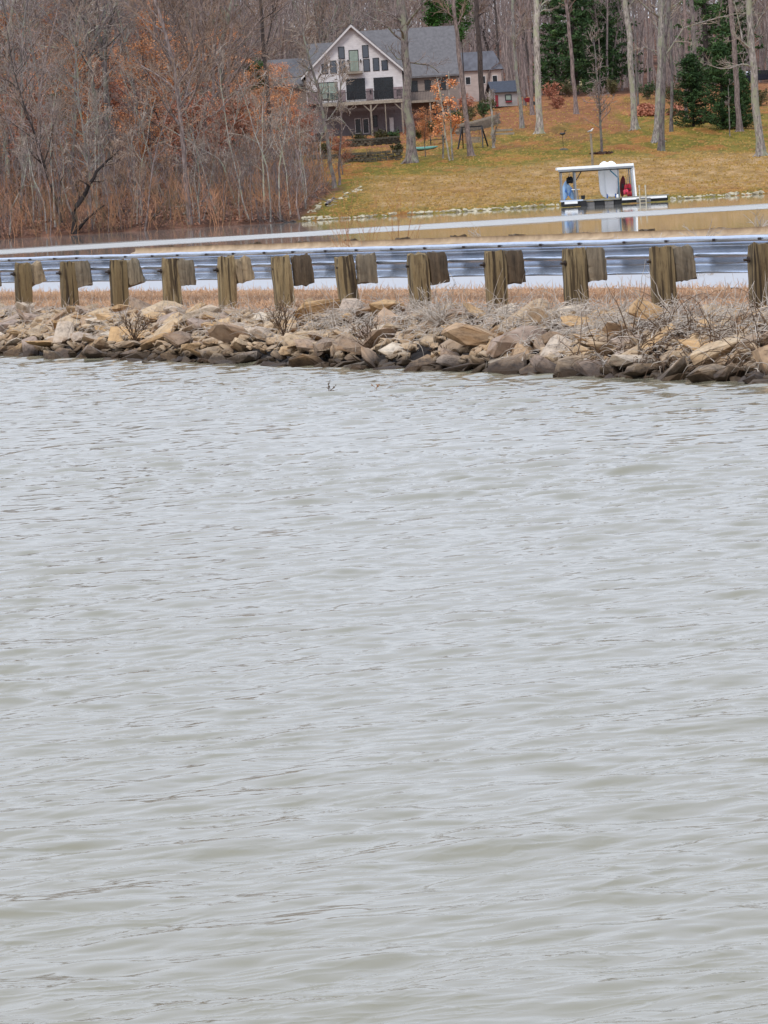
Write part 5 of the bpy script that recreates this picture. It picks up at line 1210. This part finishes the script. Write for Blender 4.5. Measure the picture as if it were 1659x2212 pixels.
def vest(name, label, u, z, m_, y_=-.6, sc=1.0, rz=0):
    t = thing(name, label, "life vest", (Dk.x + u, Dk.y + y_, z), rz); t.scale = (sc, sc, sc)
    for sg in (-1, 1):
        mb = MB().tube([(sg * .13, -.03, -.24), (sg * .14, -.05, -.05), (sg * .13, -.04, .14), (sg * .07, 0, .24)], [.09, .11, .10, .05], 9); mb.build("front_panel", m_, t, 0, True)
    MB().tube([(0, .08, -.22), (0, .09, .0), (0, .06, .22)], [.13, .15, .11], 10).build("back_panel", m_, t, 0, True); MB().box((0, -.14, -.06), (.34, .02, .04)).build("belt", H_frame, t); return t
vest("life_vest", "black life vest hanging at the left end of the boathouse", U(312), .42 + 1.22, plain("black_fabric", lin(16, 16, 18), .9), -.6, .85)
MB().box((U(312), -.6, ztop - .4), (.03, .03, .35)).build("hook", M_alu, dock)
tb = thing("small_table", "small white topped table beside the blue kayaks on the dock", "table", (Dk.x + U(375), Dk.y - .7, .43)); MB().tube([(0, 0, .60), (0, 0, .64)], .27, 16).build("tabletop", M_wht, tb); mb = MB()
for a in (0, 1, 2, 3): mb.bar((.18 * math.cos(a * PI / 2 + .7), .18 * math.sin(a * PI / 2 + .7), 0), (.12 * math.cos(a * PI / 2 + .7), .12 * math.sin(a * PI / 2 + .7), .6), .03)
mb.build("leg", M_alu, tb)
bk_ = MB().tube([(0, 0, 0), (0, 0, .02), (0, 0, .24)], [.10, .11, .13], 12).build("bucket", M_blkf, None); bk_.location = (Dk.x + U(455), Dk.y - .6, .43); tag(bk_, "small black bucket on the dock right of the white topped table", "bucket")
M_r1 = plain("dark_red_fabric", lin(96, 22, 30), .8); M_r2 = plain("red_fabric", lin(170, 34, 50), .8); M_r3 = plain("pink_red_fabric", lin(220, 70, 96), .8)
t, q, zm = standing_hull("kayak", "dark red kayak standing behind the red life vests on the dock", "kayak", U(922), .1, .43, 1.3, .34, .26, M_r1, .10); MB().tube([(0, -.1, .55), (.0, -.13, .8)], [.08, .06], 8).build("cockpit_rim", H_frame, t)
vest("life_vest", "red life vest hanging at the right end of the boathouse", U(975), .98, M_r2, -.5, .95); vest("life_vest", "pinkish red life vest below the red one at the right end of the boathouse", U(945), .72, M_r3, -.75, .7, .4); vest("life_vest", "bright red life vest lying on the dock by the right corner post", U(988), .60, M_r2, -.8, .65, -.3)
MB().bar((U(975), -.5, 1.2), (U(975), -.5, ztop - .08), .02).build("hook", M_alu, dock)

# side deck right of the main gable
x0_ = hl(884, 216)[0]; x1_ = hl(972, 214)[0]; zs_ = hl(925, 218)[2]
sd_ = MB().box(((x0_ + x1_) / 2, 1.4, zs_), (x1_ - x0_, 3.1, .24)).build("side_deck", H_deck, house)
mb = MB()
for k in range(26): mb.box((x0_ + .05 + k * (x1_ - x0_ - .1) / 25, -.1, zs_ + .55), (.022, .022, .86))
mb.box(((x0_ + x1_) / 2, -.1, zs_ + 1.0), (x1_ - x0_, .07, .05)); mb.build("railing", H_rail, sd_)
for px_ in (888, 930, 968): MB().box((hl(px_, 240)[0], 0, zs_ / 2 - .56), (.14, .14, zs_ + .86)).build("deck_post", H_deck, house)
for a in ((905, 250, 18, 26), (945, 250, 22, 26)): window(*a, M_dark, y=2.95)

# shrubs round the house
gb = np.random.default_rng(9)
def shrub(px_, py_, r_, mat, lab, leafy=1500, y=None):
    p = hit(px_, py_) if y is None else Vector((at(px_, py_, y).x, y, ht(at(px_, py_, y).x, y)))
    n_ = 16; az = gb.uniform(0, 2 * PI, n_); ln = gb.random(n_) * 1.1; d = np.stack([np.cos(az) * ln, np.sin(az) * ln, np.ones(n_)], -1); d /= np.linalg.norm(d, axis=1, keepdims=True); Q = [np.zeros((n_, 3))]
    for k in range(4): d = d + gb.normal(size=(n_, 3)) * .12; d /= np.linalg.norm(d, axis=1, keepdims=True); Q.append(Q[-1] + d * r_ * gb.uniform(.2, .34, (n_, 1)))
    lv_ = grow(gb, np.stack(Q, 1), .018 * np.ones((n_, 1)) * np.linspace(1, .5, 5)[None], [(110, r_ * .5, 40, .7, 4, .2, .1, .15)])
    V, T = join([tubes(*l_) for l_ in lv_]); pr = [("stems", mesh_np("stems", V, T, T_brown))]
    if leafy:
        PP = lv_[1][0].reshape(-1, 3); V, T = quads(PP[gb.integers(len(PP), size=leafy)] + gb.normal(size=(leafy, 3)) * .07, .07, gb, .3, .6); pr.append(("foliage", mesh_np("foliage", V, T, mat)))
    make("shrub", pr, lab, "shrub", (p.x, p.y, p.z - .05))
L_olive = leafmat("dull_olive_leaves", lin(50, 52, 32), lin(90, 88, 54), lin(132, 124, 84))
for a in ((775, 312, .9, L_olive, "olive shrub on the terrace left of the basement doors"), (820, 306, .9, L_olive, "olive shrub on the terrace below the basement window"), (850, 303, .8, L_ever, "dark green shrub below the narrow white panel"), (862, 335, .9, L_olive, "olive shrub at the foot of the big dark tree"),
          (905, 300, 1.1, L_ever, "dark shrub just right of the big dark tree"), (925, 290, 1.3, L_olive, "olive shrub below the side deck"), (985, 275, 1.3, L_ever, "dark green shrub behind the leaning trunk"), (1012, 262, 1.2, L_olive, "olive shrub behind the swing frame"),
          (1045, 255, 1.3, L_ever, "dark green shrub above the board fence"), (1060, 240, 1.1, L_olive, "olive shrub left of the playhouse steps"), (1005, 240, 1.4, L_russet, "russet shrub in front of the pinkish outbuilding"), (700, 335, .9, L_olive, "olive shrub in front of the hot tub platform"), (655, 330, 1.3, L_russet, "russet shrub left of the hot tub"),
          (1230, 210, 1.5, L_olive, "olive brush left of the gap behind the lawn"), (1270, 205, 1.4, L_ever, "dark brush below the cream building"), (1325, 208, 1.5, L_olive, "olive brush right of the gap behind the lawn"), (1400, 215, 1.6, L_ever, "dark brush behind the reddish leaf heap"), (1455, 222, 1.5, L_olive, "olive brush behind the thickest pale tree"),
          (1190, 215, 1.5, L_russet, "russet brush right of the wheelbarrow"), (1205, 235, 1.0, L_russet, "low russet shrub at the top edge of the lawn"), (1640, 230, 1.5, L_olive, "olive brush at the right edge under the parked dark car"),
          (760, 345, .8, None, "bare twiggy shrub against the long terrace wall"), (800, 342, .8, None, "bare twiggy shrub in the middle of the long terrace wall"), (735, 360, .8, None, "bare twiggy shrub at the left end of the long terrace wall")):
    shrub(*a[:3], a[3], a[4], 1500 if a[3] else 0)

# tufts of the lawn
n = 16000; y = 321 + gb.random(n) ** 1.3 * 190; x = gb.uniform(-5, 1, n) ; x = -5 + gb.random(n) * (.094 * y + 5)
e_ = np.interp(y, [319, 335, 365, 400, 440, 480, 520], [-4.3, -3.0, -1.6, -3.2, -6.0, -8.0, -8.0]); kp = x > e_ + .6; x = x[kp]; y = y[kp]; n = len(x)
hh_ = gb.uniform(.04, .12, n); a = gb.uniform(0, 2 * PI, n); wv = gb.uniform(.04, .12, n); z = HT(x, y)
V = np.stack([np.stack([x - np.cos(a) * wv, y - np.sin(a) * wv, z - .02], -1), np.stack([x + np.cos(a) * wv, y + np.sin(a) * wv, z - .02], -1), np.stack([x + np.cos(a) * wv * .6 + .02, y, z + hh_], -1), np.stack([x - np.cos(a) * wv * .7, y + .02, z + hh_ * .8], -1)], 1)
tm = NT("lawn_tufts"); f = tm.noise(tm.coords(False, (1, .3, 1)), 2.6, 4, .7); f2 = tm.noise(tm.coords(False, (1, .25, 1)), .12, 3)
tm.col(tm.mix(f2, tm.ramp(f, [(.3, lin(150, 116, 56)), (.5, lin(194, 152, 88)), (.7, lin(224, 190, 136))]), tm.ramp(f, [(.3, lin(126, 116, 42)), (.5, lin(170, 140, 62)), (.7, lin(206, 158, 96))]))); tm.rough(.9)
o = link("lawn_grass", mesh_np("lawn_grass", V, np.arange(4 * n).reshape(n, 4), tm.m)); tag(o, "patchy winter grass tufts over the sloping lawn", "grass", kind='stuff')
